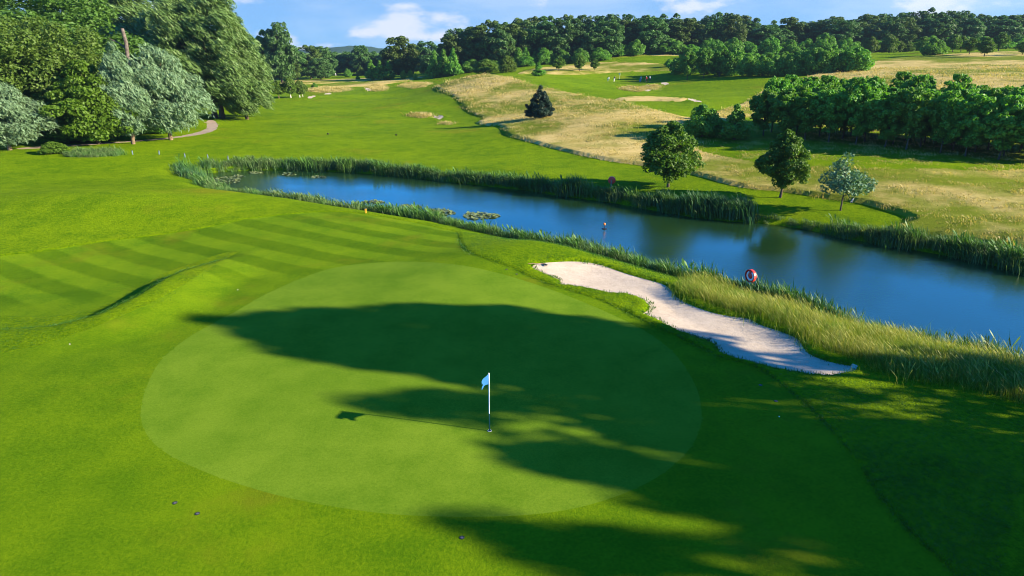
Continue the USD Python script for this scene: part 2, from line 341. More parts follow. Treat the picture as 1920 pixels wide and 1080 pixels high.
# ------------------------------------------------------------------ ground materials
def turf(name, dark, light, big=.22, mid=1.6, fine=26.0, bump=.5, dist=.03, patch=None, patch_at=(.55, .7), patch_scale=.09, stripes=False, sheen=.0, fine_mix=.5, stretch=(1, 1, 1)):
    n = {'g': ('geometry', {}), 'ms': ('mapping', {'scale': stretch}),
         'nb': ('noise_texture', {'scale': big, 'detail': 5.0, 'roughness': .6}), 'nm': ('noise_texture', {'scale': mid, 'detail': 6.0, 'roughness': .65}),
         'nf': ('noise_texture', {'scale': fine, 'detail': 4.0, 'roughness': .8}),
         'mx': ('mix_float', {'fac': .5}), 'mx2': ('mix_float', {'fac': fine_mix}),
         'r': ('rgb_ramp', {'ramp': [(.42, dark), (.5, tuple((a + b) / 2 for a, b in zip(dark, light))), (.585, light)]}),
         'b': ('bump', {'strength': bump, 'distance': dist}),
         'p': ('principled_bsdf', {'roughness': .9, 'specular_ior_level': .02, 'sheen_weight': sheen, 'sheen_tint': (.75, .9, .3)})}
    l = [('g.position', 'nb.vector'), ('g.position', 'ms.vector'), ('ms.vector', 'nm.vector'), ('ms.vector', 'nf.vector'), ('nb.fac', 'mx.a'), ('nm.fac', 'mx.b'), ('mx.result', 'mx2.a'), ('nf.fac', 'mx2.b'),
         ('mx2.result', 'r.fac'), ('nf.fac', 'b.height'), ('b.normal', 'p.normal')]
    col = 'r.color'
    if stripes:   # mowing bands of the fairway, fixed in the turf
        n.update({'sx': ('separate_xyz', {}), 'w': ('mapping', {'rotation': (0, 0, math.atan2(.54, .84))}), 'wx': ('separate_xyz', {}), 'k': ('math', {'math_type': 'multiply', 'value2': 2 * math.pi / 2.95}),
                  's': ('math', {'math_type': 'sine'}), 'st': ('map_range', {'range_type': 'smoothstep', 'from_min': -.35, 'from_max': .35, 'to_min': 0.0, 'to_max': 1.0}),
                  'fx': ('math', {'math_type': 'multiply', 'value2': -.35}), 'fy': ('math', {'math_type': 'add'}), 'mk': ('map_range', {'range_type': 'smoothstep', 'from_min': 40.0, 'from_max': 44.0, 'to_min': 0.0, 'to_max': .9}),
                  'nn': ('math', {'math_type': 'multiply_add', 'value2': 1.6}),
                  'dk': ('mix', {'mix_type': 'multiply', 'fac': 1.0, 'color2': (.76, .82, .72)}), 'lt': ('mix', {'mix_type': 'multiply', 'fac': 1.0, 'color2': (1.2, 1.15, 1.4)}), 'sm': ('mix', {}), 'fm': ('mix', {})})
        l += [('g.position', 'w.vector'), ('w.vector', 'wx.vector'), ('wx.y', 'k.value1'), ('nb.fac', 'nn.value1'), ('k.value', 'nn.value3'), ('nn.value', 's.value1'), ('s.value', 'st.value'), ('g.position', 'sx.vector'), ('sx.x', 'fx.value1'), ('fx.value', 'fy.value1'), ('sx.y', 'fy.value2'),
              ('fy.value', 'mk.value'), (col, 'dk.color1'), (col, 'lt.color1'), ('dk.color', 'sm.color1'), ('lt.color', 'sm.color2'), ('st.result', 'sm.fac'), (col, 'fm.color1'), ('sm.color', 'fm.color2'), ('mk.result', 'fm.fac')]
        col = 'fm.color'
    if patch:
        n.update({'np': ('noise_texture', {'scale': patch_scale, 'detail': 7.0, 'roughness': .62}), 'pr': ('map_range', {'range_type': 'smoothstep', 'from_min': patch_at[0], 'from_max': patch_at[1]}),
                  'pc': ('rgb_ramp', {'ramp': [(.3, tuple(x * .7 for x in patch)), (.7, patch)]}), 'pm': ('mix', {})})
        l += [('g.position', 'np.vector'), ('np.fac', 'pr.value'), ('nm.fac', 'pc.fac'), (col, 'pm.color1'), ('pc.color', 'pm.color2'), ('pr.result', 'pm.fac')]
        col = 'pm.color'
    l.append((col, 'p.base_color'))
    return usdkit.material(stage, '/World/Looks/' + name, n, l, surface='p.BSDF')


M = {}
M['rough'] = turf('rough_turf', (.058, .134, .0012), (.154, .240, .0018), big=.11, mid=.7, fine=5.5, bump=1.0, dist=.12, patch=(.19, .215, .008), patch_at=(.55, .72), patch_scale=.06, fine_mix=.5)
M['fairway'] = turf('fairway_turf', (.060, .134, .002), (.118, .196, .003), big=.16, mid=.5, fine=9, bump=.6, dist=.04, stripes=True, fine_mix=.4, patch=(.135, .175, .006), patch_at=(.52, .74), patch_scale=.22)
M['green'] = turf('green_turf', (.082, .164, .007), (.136, .222, .013), big=.2, mid=.5, fine=11, bump=.4, dist=.02, fine_mix=.35)
M['meadow'] = turf('meadow_hay', (.36, .285, .075), (.58, .45, .17), big=.10, mid=.55, fine=5.0, bump=.8, dist=.15, patch=(.17, .215, .016), patch_at=(.42, .57), patch_scale=.045, fine_mix=.4, stretch=(.6, 1.2, 1))
M['sand'] = turf('bunker_sand', (.42, .35, .265), (.52, .44, .335), big=.3, mid=1.2, fine=5, bump=.6, dist=.05, fine_mix=.4)
M['path'] = turf('path_gravel', (.27, .21, .16), (.34, .28, .21), big=.3, mid=2, fine=20, bump=.2, fine_mix=.4)
M['mud'] = mat_plain('pond_mud', (.05, .045, .02), .9)


def ground_piece(name, mask, m, label=None, cat=None):
    t = tri[mask]
    if not len(t): return
    idx, inv = np.unique(t.ravel(), return_inverse=True)
    x = usdkit.mesh(stage, numbered('/World/' + name), (V[idx], inv.reshape(-1, 3)), m)
    x.CreateNormalsAttr(Vt.Vec3fArray.FromNumpy(VN[idx].astype(np.float32))); x.SetNormalsInterpolation('vertex')
    tag(x, label, cat, None, 'structure')


GL = dict(path=('pale gravel path curving out of the trees at left', 'path'), bunker=('long pale sand bunker between the green and the pond', 'bunker'), putting_green=('smooth pale putting green round the flag', 'putting green'),
          plantation_floor=('green grass under the young plantation', 'grass'), fairway=('close mown apron and striped fairway round the green', 'fairway'), meadow=('golden hay meadow rising right of the pond', 'meadow'), pond_bed=('muddy bed of the pond', 'pond bed'))
GM = dict(path='path', bunker='sand', putting_green='green', fairway='fairway', fairway_bunker='sand', plantation_floor='rough', meadow='meadow', hay_strip='meadow', pond_bed='mud')
SBL = ['small white bunker in the middle fairway left of the pine', 'pale bunker right of the birches, the nearer one', 'pale bunker right of the birches, the farther one', 'bunker beside the hummock on the far fairway', 'bunker below the two golfers by the far flag',
       'nearest bunker below the red golfer', 'tiny bunker just below the red golfer', 'shaded bunker right of the golfers', 'pale sand strip below the far green, left of the plantation']
HAYL = ['tan hay strip across the far left field', 'dry pale grass in front of the far left wood', 'dry grass behind the upper green', 'hay edge along the foot of the skyline wood', 'tan strip of rough below the upper green']
si = hi = 0
for i, (nm, _) in enumerate(order):
    if nm == 'fairway_bunker': lab = (SBL[si], 'bunker'); si += 1
    elif nm == 'hay_strip': lab = (HAYL[hi], 'rough grass'); hi += 1
    else: lab = GL[nm]
    ground_piece(nm, cls == i, M[GM[nm]], *lab)
ground_piece('ground', cls == -1, M['rough'], 'mown green rough covering the course', 'grass')

# water
M['water'] = usdkit.material(stage, '/World/Looks/pond_water', {
    'g': ('geometry', {}), 'ms': ('mapping', {'scale': (1.0, 1.6, 1.0), 'rotation': (0, 0, .5)}), 'n': ('noise_texture', {'scale': 3.6, 'detail': 5.0, 'roughness': .65}), 'nb': ('noise_texture', {'scale': .10, 'detail': 2.0}),
    'mr': ('map_range', {'from_min': .35, 'from_max': .7, 'to_min': .25, 'to_max': 1.0}), 'mu': ('math', {'math_type': 'multiply'}),
    'b': ('bump', {'strength': .42, 'distance': .07}),
    'p': ('principled_bsdf', {'base_color': (.010, .032, .008), 'roughness': .03, 'ior': 2.2, 'specular_ior_level': .5})},
    [('g.position', 'ms.vector'), ('ms.vector', 'n.vector'), ('g.position', 'nb.vector'), ('nb.fac', 'mr.value'), ('n.fac', 'mu.value1'), ('mr.result', 'mu.value2'), ('mu.value', 'b.height'), ('b.normal', 'p.normal')], surface='p.BSDF')
wp = np.array(pond.buffer(.25).exterior.coords)[:-1]
wt = trimesh.creation.triangulate_polygon(sg.Polygon(wp)) if False else None
_q = np.vstack([wp, [p for p in rng.uniform([pond.bounds[0], pond.bounds[1]], [pond.bounds[2], pond.bounds[3]], (3000, 2)) if pond.contains(sg.Point(p))]])
_t = Delaunay(_q).simplices
_c = _q[_t].mean(1); _t = _t[shapely.contains_xy(pond.buffer(.26), _c[:, 0], _c[:, 1])]
_a = np.cross(_q[_t[:, 1]] - _q[_t[:, 0]], _q[_t[:, 2]] - _q[_t[:, 0]]); _t = np.where((_a < 0)[:, None], _t[:, ::-1], _t)
tag(usdkit.mesh(stage, '/World/pond_water', (np.column_stack([_q, np.full(len(_q), ZW)]), _t), M['water']), 'blue water of the long winding pond', 'water', None, 'structure')

# air
hz = trimesh.creation.box((9000, 9000, 340)); hz.apply_translation((0, 0, 160))
M['haze'] = usdkit.material(stage, '/World/Looks/haze', {'v': ('principled_volume', {'color': (.55, .78, 1.0), 'density': .00006, 'anisotropy': .2})}, [], volume='v.volume')
tag(usdkit.mesh(stage, '/World/haze', hz, M['haze']), 'thin blue summer haze over the far hills', 'haze', None, 'stuff')

# far wooded hill
hx = np.linspace(-2600, 1500, 200); hv, hf = [], []
for j, fy in enumerate(np.linspace(0, 1, 24)):
    prof = 20 + 20 * np.exp(-((hx + 600) / 130) ** 2) + 26 * np.exp(-((hx + 1500) / 500) ** 2) + 8 * np.exp(-((hx - 300) / 400) ** 2)
    nz = meshkit.fbm(np.stack([hx / 30, np.full_like(hx, fy * 22), 0 * hx], 1), 4, 11)
    hv.append(np.stack([hx, np.full_like(hx, 2300 + fy * 600), -6 + prof * math.sin(min(1, fy * 1.6) * math.pi / 2) + (nz - .5) * 16], 1))
hv = np.concatenate(hv); nx = len(hx)
for j in range(23):
    for i in range(nx - 1):
        k = j * nx + i; hf += [(k, k + 1, k + nx + 1), (k, k + nx + 1, k + nx)]
M['far_wood'] = turf('far_hill_wood', (.012, .035, .012), (.03, .07, .02), big=.02, mid=.06, fine=.2, bump=1, dist=4)
tag(usdkit.mesh(stage, '/World/far_hill', (hv, np.array(hf)), M['far_wood'], smooth=60), 'blue wooded hill on the horizon', 'hill', None, 'structure')


# ------------------------------------------------------------------ foliage and trees
def leaf_mat(name, dark, light, trans=.36, rough=.55, back=None):
    n = {'g': ('geometry', {}), 'oi': ('object_info', {}), 'r': ('rgb_ramp', {'ramp': [(0, dark), (.6, tuple((a + b) / 2 for a, b in zip(dark, light))), (1, light)]}),
         'hs': ('hsv', {'saturation': 1.0}), 'v': ('map_range', {'from_min': 0, 'from_max': 1, 'to_min': .86, 'to_max': 1.14}), 'hu': ('map_range', {'from_min': 0, 'from_max': 1, 'to_min': .494, 'to_max': .506}),
         'p': ('principled_bsdf', {'roughness': rough, 'specular_ior_level': .35}), 't': ('translucent_bsdf', {}), 'tm': ('mix', {'mix_type': 'multiply', 'fac': 1.0, 'color2': (1.5, 1.5, .45)}), 'm': ('mix_closure', {'fac': trans})}
    l = [('g.random_per_island', 'r.fac'), ('oi.random', 'v.value'), ('oi.random', 'hu.value'), ('v.result', 'hs.value'), ('hu.result', 'hs.hue'), ('r.color', 'hs.color'), ('hs.color', 'p.base_color'), ('hs.color', 'tm.color1'), ('tm.color', 't.color'),
         ('p.BSDF', 'm.closure1'), ('t.BSDF', 'm.closure2')]
    return usdkit.material(stage, '/World/Looks/' + name, n, l, surface='m.closure')


M['bark'] = mat_plain('bark_brown', (.085, .06, .04), .9, .4, 6, .2, .6)
M['bark_pale'] = mat_plain('bark_pale', (.17, .12, .07), .9, .3, 5, .2, .6)
M['bark_grey'] = mat_plain('bark_grey', (.115, .095, .08), .9, .45, 3, .2, .8)
M['bark_white'] = mat_plain('bark_white', (.62, .58, .52), .8, .25, 7, .2)
M['leaf_lime'] = leaf_mat('leaves_lime', (.07, .16, .010), (.27, .35, .02))
M['leaf_beam'] = leaf_mat('leaves_whitebeam', (0.083, 0.173, 0.083), (0.360, 0.450, 0.255), .2)
M['leaf_maple'] = leaf_mat('leaves_maple', (.085, .17, .008), (.24, .32, .015))
M['leaf_chestnut'] = leaf_mat('leaves_chestnut', (.09, .165, .02), (.26, .32, .05))
M['leaf_ash'] = leaf_mat('leaves_ash', (.07, .155, .02), (.21, .30, .04))
M['leaf_willow'] = leaf_mat('leaves_willow', (.135, .22, .11), (.50, .60, .37), .22, .5)
M['leaf_poplar'] = leaf_mat('leaves_poplar', (.115, .20, .05), (.42, .48, .17), .22, .45)
M['leaf_wood'] = leaf_mat('leaves_wood', (.055, .14, .025), (.15, .235, .03), .22)
M['leaf_wood2'] = leaf_mat('leaves_wood_olive', (.065, .12, .014), (.17, .22, .025), .22)
M['leaf_pine'] = leaf_mat('needles_pine', (0.016, 0.045, 0.022), (0.056, 0.096, 0.045), .05)
M['leaf_young'] = leaf_mat('leaves_young', (0.101, 0.254, 0.025), (0.309, 0.492, 0.040))
M['leaf_shrub'] = leaf_mat('leaves_shrub', (0.084, 0.154, 0.011), (0.224, 0.280, 0.025))


def tube(pts, r, sides=6):
    pts = np.asarray(pts, float); r = np.broadcast_to(r, len(pts)); t = np.gradient(pts, axis=0); t /= np.linalg.norm(t, axis=1)[:, None] + 1e-9
    up = np.where(np.abs(t[:, 2:]) > .9, [[1.0, 0, 0]], [[0, 0, 1.0]]); a = np.cross(t, up); a /= np.linalg.norm(a, axis=1)[:, None]; b = np.cross(t, a)
    th = np.linspace(0, 2 * np.pi, sides, endpoint=False)
    v = (pts[:, None] + r[:, None, None] * (np.cos(th)[None, :, None] * a[:, None] + np.sin(th)[None, :, None] * b[:, None])).reshape(-1, 3)
    f = []
    for i in range(len(pts) - 1):
        for j in range(sides):
            k, l = i * sides + j, i * sides + (j + 1) % sides
            f += [(k, k + sides, l), (l, k + sides, l + sides)]
    n = len(v); v = np.vstack([v, pts[-1]]); o = (len(pts) - 1) * sides
    f += [(o + j, n, o + (j + 1) % sides) for j in range(sides)]
    return v, np.array(f)


def join(ms):
    vs, fs, n = [], [], 0
    for v, f in ms: vs.append(v); fs.append(np.asarray(f) + n); n += len(v)
    return np.vstack(vs), np.vstack(fs)


def unit(a): return a / (np.linalg.norm(a, axis=-1, keepdims=True) + 1e-9)


def leaves(rg, cen, rad, n, size, aspect=1.5, up=.25, flat=.85, axis=None, aw=0.0, inner=.62, scatter=.6):
    w = rad ** 2; i = rg.choice(len(cen), n, p=w / w.sum())
    d = rg.normal(size=(n, 3)); d[:, 2] += up; d = unit(d)
    rr_ = rad[i] * (inner + (1.08 - inner) * rg.random(n) ** .6)
    p = cen[i] + d * rr_[:, None] * [1, 1, flat]
    if axis is not None: p = p + np.asarray(axis) * (rg.normal(size=n) * rad[i] * .55 * aw)[:, None]
    nr = unit(d * .8 + rg.normal(size=(n, 3)) * scatter + [0, 0, .25])
    t = rg.normal(size=(n, 3))
    if axis is not None: t = t * (1 - aw) + np.asarray(axis) * aw * 2.2
    t = unit(t - nr * (t * nr).sum(1, keepdims=True)); b = np.cross(nr, t)
    s = size * rg.uniform(.65, 1.35, n); L = (s * aspect ** .5)[:, None]; W = (s / aspect ** .5)[:, None]
    v = np.stack([p - t * L / 2, p + b * W / 2 + nr * W * .12, p + t * L / 2, p - b * W / 2 + nr * W * .12], 1).reshape(-1, 3)
    k = np.arange(n)[:, None] * 4
    return v, np.concatenate([k + [0, 1, 2], k + [0, 2, 3]], 0)


def tree_meshes(seed, H, R, trunk, prof, nc, cr, nl, size, aspect=1.5, tr=.018, lean=(0, 0), axis=None, aw=0, up=.25, flat=.85, hole=.0, ntr=1, squash=1.0, inner=.62, core=.25, scatter=.6):
    """trunk: bare height as a share of H; prof: [(share of crown height, share of R)]; returns (trunk mesh, crown mesh), standing at the origin."""
    rg = np.random.default_rng(seed); z0 = trunk * H
    hs, ws = zip(*prof)
    hh = np.linspace(0, 1, 200); ww = np.interp(hh, hs, ws); cdf = np.cumsum(ww + .12); cdf /= cdf[-1]
    h = np.interp(rg.random(nc), cdf, hh); wv = np.interp(h, hs, ws)
    th = np.arange(nc) * 2.39996 + rg.normal(size=nc) * .5
    rad = cr * R * rg.uniform(.7, 1.3, nc) * (.55 + .45 * wv)
    rho = np.where(rg.random(nc) < core, rg.random(nc) * .55, rg.uniform(.72, 1.0, nc)) * np.maximum(.02, wv * R - rad * .75) * (1 + .16 * np.sin(3 * th + seed) + .1 * rg.normal(size=nc))
    zc = z0 + rad * .6 + h * (H - z0 - rad * 1.35)
    cen = np.stack([rho * np.cos(th), rho * np.sin(th) * squash, zc], 1)
    cen[:, 0] += lean[0] * (zc / H) ** 1.4; cen[:, 1] += lean[1] * (zc / H) ** 1.4
    if hole: keep = rg.random(nc) > hole; cen, rad = cen[keep], rad[keep]
    crown = leaves(rg, cen, rad, nl, size, aspect, up, flat, axis, aw, inner, scatter)
    ms = []
    top = z0 + (H - z0) * .72
    for q in range(ntr):
        o = np.array([(q - (ntr - 1) / 2) * .05 * H, rg.normal() * .01 * H, 0])
        zs = np.linspace(-.25, top, 7); bend = rg.normal(size=2) * .012 * H
        pts = np.stack([o[0] + lean[0] * np.clip(zs / H, 0, 1) ** 1.4 + bend[0] * np.sin(zs / top * 3), o[1] + lean[1] * np.clip(zs / H, 0, 1) ** 1.4 + bend[1] * np.sin(zs / top * 2.4), zs], 1)
        r0 = tr * H; r = r0 * np.array([1.35, .95, .8, .62, .45, .3, .12]); ms.append(tube(pts, r, 8))
        for k in rg.choice(len(cen), min(len(cen), 14), replace=False):
            zs_ = rg.uniform(z0 * .9, max(z0 * .95, min(top, cen[k, 2] * .95))); s = np.array([np.interp(zs_, zs, pts[:, 0]), np.interp(zs_, zs, pts[:, 1]), zs_])
            e = cen[k]; mid = (s + e) / 2 + [0, 0, -.03 * H * rg.random()]
            ms.append(tube([s, mid, e], r0 * np.array([.38, .25, .08]), 5))
    return join(ms), crown


def proto(name, bark, leaf, **kw):
    c = stage.CreateClassPrim('/World/' + name)
    c.SetTypeName('Xform')
    t, f = tree_meshes(**kw)
    usdkit.mesh(stage, f'/World/{name}/trunk', t, M[bark], smooth=50)
    usdkit.mesh(stage, f'/World/{name}/crown', f, M[leaf])
    return dict(path=f'/World/{name}', H=kw['H'], R=kw['R'])


def plant(pr, name, label, cat, x, y, H=None, W=None, group=None, rz=None, z=None, tilt=None):
    """One tree standing at x, y: H high, W its crown's radius."""
    sz = (H or pr['H']) / pr['H']; sx = (W / pr['R']) if W else sz
    z = S1(x, y) if z is None else z
    o = xf(name, (x, y, z - .05), rng.uniform(0, 360) if rz is None else rz, (sx, sx, sz), tilt)
    o.GetPrim().GetReferences().AddInternalReference(pr['path']); o.GetPrim().SetInstanceable(True)
    tag(o, label, cat, group)
    return o


def plant_px(pr, name, label, cat, px, D, top, wpx, group=None, rz=None, base=None, tilt=None):
    """By the column px, the distance D (or the foot's row base), the row of its top and its width in the photograph's pixels."""
    if base is not None: x, y = cast(px, base)[0]
    else: x, y = ground_at_dist(px, D)
    z = S1(x, y); H = z_at(top, y) - z
    sl = y / math.cos(math.atan2(abs(x), y)) * .0 + y
    return plant(pr, name, label, cat, x, y, max(.6, H), wpx / 2 * sl / FPX / 1.04, group, rz, z, tilt)


ROUND = [(0, .45), (.12, .8), (.35, 1), (.6, .92), (.8, .76), (.93, .55), (1, .35)]
OVOID = [(0, .4), (.1, .75), (.28, 1), (.5, .95), (.7, .75), (.88, .45), (1, .12)]
CONE = [(0, .75), (.12, 1), (.4, .78), (.7, .42), (.9, .18), (1, .04)]
BUSH = [(0, .85), (.2, 1), (.5, .95), (.8, .65), (1, .2)]
DOME = [(0, .7), (.15, .92), (.4, 1), (.65, .9), (.85, .74), (1, .45)]

PT = {}
PT['lime'] = proto('lime_tree_kind', 'bark', 'leaf_lime', seed=3, H=7, R=3.0, trunk=.12, prof=OVOID, nc=140, cr=.21, nl=15000, size=.22, aspect=1.3, hole=.14)
PT['lime2'] = proto('lime_tree_second_kind', 'bark', 'leaf_lime', seed=5, H=7, R=2.6, trunk=.17, prof=OVOID, nc=120, cr=.22, nl=12000, size=.22, aspect=1.3, hole=.14)
PT['beam'] = proto('whitebeam_kind', 'bark', 'leaf_beam', seed=8, H=5, R=2.1, trunk=.27, prof=[(0, .8), (.15, 1), (.4, .92), (.7, .62), (.9, .4), (1, .2)], nc=70, cr=.24, nl=3000, size=.19, aspect=1.4, tr=.014, core=.3)
PT['pine'] = proto('pine_kind', 'bark', 'leaf_pine', seed=11, H=6.5, R=2.3, trunk=.04, prof=[(0, .8), (.15, 1), (.4, .82), (.65, .55), (.85, .28), (1, .03)], nc=170, cr=.15, nl=12000, size=.27, aspect=3.2, up=.1, core=.15)
PT['chestnut'] = proto('chestnut_kind', 'bark', 'leaf_chestnut', seed=21, H=18, R=9, trunk=.08, prof=DOME, nc=190, cr=.19, nl=56000, size=.31, aspect=1.5, up=.4)
PT['maple'] = proto('maple_kind', 'bark', 'leaf_maple', seed=23, H=11, R=6, trunk=.06, prof=[(0, .8), (.15, 1), (.4, .95), (.7, .7), (1, .25)], nc=150, cr=.2, nl=34000, size=.28, aspect=1.5, up=.4, flat=.6)
PT['ash'] = proto('ash_kind', 'bark', 'leaf_ash', seed=25, H=24, R=10, trunk=.1, prof=DOME, nc=200, cr=.17, nl=50000, size=.38, aspect=1.8, axis=(-.6, 0, .4), aw=.3, up=.4)
PT['willow'] = proto('silver_willow_kind', 'bark_pale', 'leaf_willow', seed=31, H=11, R=4.4, trunk=.13, prof=[(0, .6), (.15, .95), (.4, 1), (.65, .85), (.85, .55), (1, .2)], nc=120, cr=.22, nl=32000, size=.25, aspect=4.2, axis=(-.6, 0, .75), aw=.6, lean=(-.5, 0), up=.35)
PT['willow2'] = proto('silver_willow_second_kind', 'bark_pale', 'leaf_willow', seed=33, H=12, R=2.8, trunk=.10, prof=[(0, .5), (.2, .95), (.45, 1), (.7, .75), (.9, .4), (1, .15)], nc=100, cr=.28, nl=24000, size=.25, aspect=4.2, axis=(-.6, 0, .75), aw=.6, lean=(-.5, 0), up=.35)
PT['poplar'] = proto('grey_poplar_kind', 'bark', 'leaf_poplar', seed=41, H=28, R=9, trunk=.07, prof=[(0, .6), (.1, .95), (.25, 1), (.45, .9), (.65, .68), (.85, .4), (1, .08)], nc=260, cr=.15, nl=80000, size=.38, aspect=4.5, axis=(-.75, 0, .65), aw=.8, lean=(-1.5, 0), up=.35, ntr=2, tr=.014)
PT['poplar2'] = proto('grey_poplar_second_kind', 'bark', 'leaf_poplar', seed=43, H=28, R=8, trunk=.07, prof=[(0, .6), (.1, .95), (.3, 1), (.5, .9), (.7, .65), (.88, .4), (1, .1)], nc=220, cr=.16, nl=64000, size=.40, aspect=4.5, axis=(-.75, 0, .65), aw=.8, lean=(-2, 0), up=.35, tr=.014)
for i in range(4):
    PT[f'wood{i}'] = proto(['beech_kind', 'oak_kind', 'hornbeam_kind', 'sycamore_kind'][i], 'bark', 'leaf_wood2' if i == 1 else 'leaf_wood', seed=51 + i, H=18, R=6.5, trunk=.06, prof=[DOME, ROUND, OVOID, DOME][i], nc=125, cr=.205, nl=13000, size=.58, aspect=1.4, up=.5, scatter=.5, inner=.7)
for i in range(3):
    PT[f'young{i}'] = proto(['young_alder_kind', 'young_birch_kind', 'young_cherry_kind'][i], 'bark', 'leaf_young', seed=61 + i, H=6.2, R=2.0, trunk=.15, prof=[[(0, .35), (.2, .7), (.45, 1), (.7, .95), (.9, .6), (1, .25)], [(0, .3), (.25, .75), (.5, 1), (.75, .85), (.92, .5), (1, .15)], [(0, .4), (.2, .8), (.5, 1), (.8, .8), (1, .3)]][i], nc=105, cr=.19, nl=6000, size=.25, aspect=1.5, tr=.012, core=.3)
PT['shade'] = proto('shade_tree_kind', 'bark', 'leaf_maple', seed=91, H=17, R=4.6, trunk=.40, prof=[(0, .6), (.2, 1), (.5, 1), (.72, .85), (.88, .38), (1, .05)], nc=150, cr=.22, nl=26000, size=.34, up=.3)
PT['shade2'] = proto('light_shade_tree_kind', 'bark', 'leaf_maple', seed=93, H=15, R=5, trunk=.08, prof=[(0, .7), (.15, .95), (.4, 1), (.65, .85), (.85, .5), (1, .1)], nc=95, cr=.21, nl=11000, size=.36, up=.3)
PT['lolly'] = proto('field_tree_kind', 'bark', 'leaf_lime', seed=71, H=7, R=2.4, trunk=.16, prof=OVOID, nc=70, cr=.28, nl=3600, size=.36)
PT['bush'] = proto('bush_kind', 'bark', 'leaf_young', seed=73, H=5, R=3, trunk=.01, prof=BUSH, nc=80, cr=.25, nl=6000, size=.32, up=.5)
PT['bush_light'] = proto('light_bush_kind', 'bark', 'leaf_shrub', seed=75, H=5, R=3, trunk=.01, prof=BUSH, nc=80, cr=.25, nl=6000, size=.32, up=.5)
PT['cone'] = proto('sapling_kind', 'bark', 'leaf_young', seed=77, H=8, R=2.4, trunk=.03, prof=CONE, nc=70, cr=.26, nl=3600, size=.4, up=.4)
PT['birch'] = proto('birch_kind', 'bark_white', 'leaf_chestnut', seed=79, H=8, R=2.8, trunk=.18, prof=OVOID, nc=70, cr=.26, nl=3600, size=.36, tr=.02)
PT['yellow'] = proto('yellow_tree_kind', 'bark_pale', 'leaf_shrub', seed=81, H=7, R=2.0, trunk=.2, prof=OVOID, nc=60, cr=.28, nl=2600, size=.36)
ORD = ['first', 'second', 'third', 'fourth', 'fifth', 'sixth', 'seventh', 'eighth', 'ninth', 'tenth', 'eleventh', 'twelfth', 'thirteenth', 'fourteenth', 'fifteenth', 'sixteenth', 'seventeenth', 'eighteenth', 'nineteenth', 'twentieth',
       'twenty first', 'twenty second', 'twenty third', 'twenty fourth', 'twenty fifth', 'twenty sixth', 'twenty seventh', 'twenty eighth', 'twenty ninth', 'thirtieth', 'thirty first', 'thirty second', 'thirty third', 'thirty fourth', 'thirty fifth', 'thirty sixth', 'thirty seventh', 'thirty eighth', 'thirty ninth', 'fortieth']

# the three specimen trees beyond the pond
plant_px(PT['lime'], 'lime_tree', 'largest dense round green tree beside the far bank of the pond', 'tree', 1252, 0, 219, 122, base=352, rz=40)
plant_px(PT['lime2'], 'lime_tree', 'oval green tree between the largest tree and the silvery small tree', 'tree', 1463, 0, 242, 100, base=372, rz=10)
plant_px(PT['beam'], 'whitebeam_tree', 'small silvery open tree right of the oval tree by the pond', 'tree', 1575, 0, 284, 102, base=396, rz=0)
plant_px(PT['pine'], 'pine_tree', 'lone dark conifer standing in the golden meadow', 'tree', 1013, 0, 159, 55, base=226)
plant_px(PT['bush'], 'round_bush', 'round green bush just behind the largest pond side tree', 'bush', 1327, 93, 194, 74)
plant_px(PT['cone'], 'pointed_bush', 'light green pointed bush at the left end of the young plantation', 'bush', 1390, 90, 190, 60)

# left: willows, maples, poplars
plant_px(PT['willow'], 'silver_willow', 'grey green willow cut by the left edge of the photo', 'tree', -15, 88, 148, 150, rz=0)
plant_px(PT['chestnut'], 'chestnut_tree', 'broad olive green tree filling the left edge behind the willow', 'tree', 70, 100, 30, 270, rz=20)
plant_px(PT['maple'], 'maple_tree', 'bright green low spreading tree left of the slim silver willow', 'tree', 158, 96, 108, 185, rz=200)
plant_px(PT['ash'], 'ash_tree', 'tall bright green tree rising behind the olive tree at left', 'tree', 95, 125, -35, 330, rz=0)
plant_px(PT['poplar2'], 'grey_poplar', 'tall grey green poplar behind the bare trunk', 'tree', 275, 182, -40, 200, rz=0)
plant_px(PT['poplar2'], 'grey_poplar', 'tall poplar at the top of the photo left of the bare trunk', 'tree', 190, 198, -50, 220, rz=8)
plant_px(PT['poplar'], 'grey_poplar', 'largest windswept poplar, with two trunks, at the right of the left trees', 'tree', 412, 0, -75, 205, base=222, rz=0)
plant_px(PT['poplar2'], 'grey_poplar', 'windswept poplar between the largest poplar and the bare trunk', 'tree', 358, 168, -45, 160, rz=-6)
plant_px(PT['poplar2'], 'grey_poplar', 'pale lower poplar at the right side of the largest poplar', 'tree', 452, 142, 30, 110, rz=5)
plant_px(PT['willow2'], 'silver_willow', 'slim silver willow leaning left with pale trunk', 'tree', 250, 0, 78, 82, base=271, rz=0)
plant_px(PT['willow'], 'silver_willow', 'broad silver willow with pale trunk right of the slim willow', 'tree', 322, 0, 84, 150, base=263, rz=0)
plant_px(PT['bush'], 'leafy_bush', 'green bush between the two silver willows', 'bush', 278, 112, 212, 80)
plant_px(PT['bush'], 'leafy_bush', 'dark bush under the olive tree at left', 'bush', 120, 99, 225, 150)
plant_px(PT['bush'], 'leafy_bush', 'dark bush under the bright maple', 'bush', 200, 108, 228, 100)
plant_px(PT['bush_light'], 'low_shrub', 'low light green shrub at the edge of the left trees', 'bush', 102, 0, 264, 52, base=289)
x, y = ground_at_dist(243, 122); z = S1(x, y); h = z_at(52, y) - z
sn = xf('bare_trunk', (x, y, z - .1)); rg = np.random.default_rng(5)
zz = np.linspace(0, h, 8)
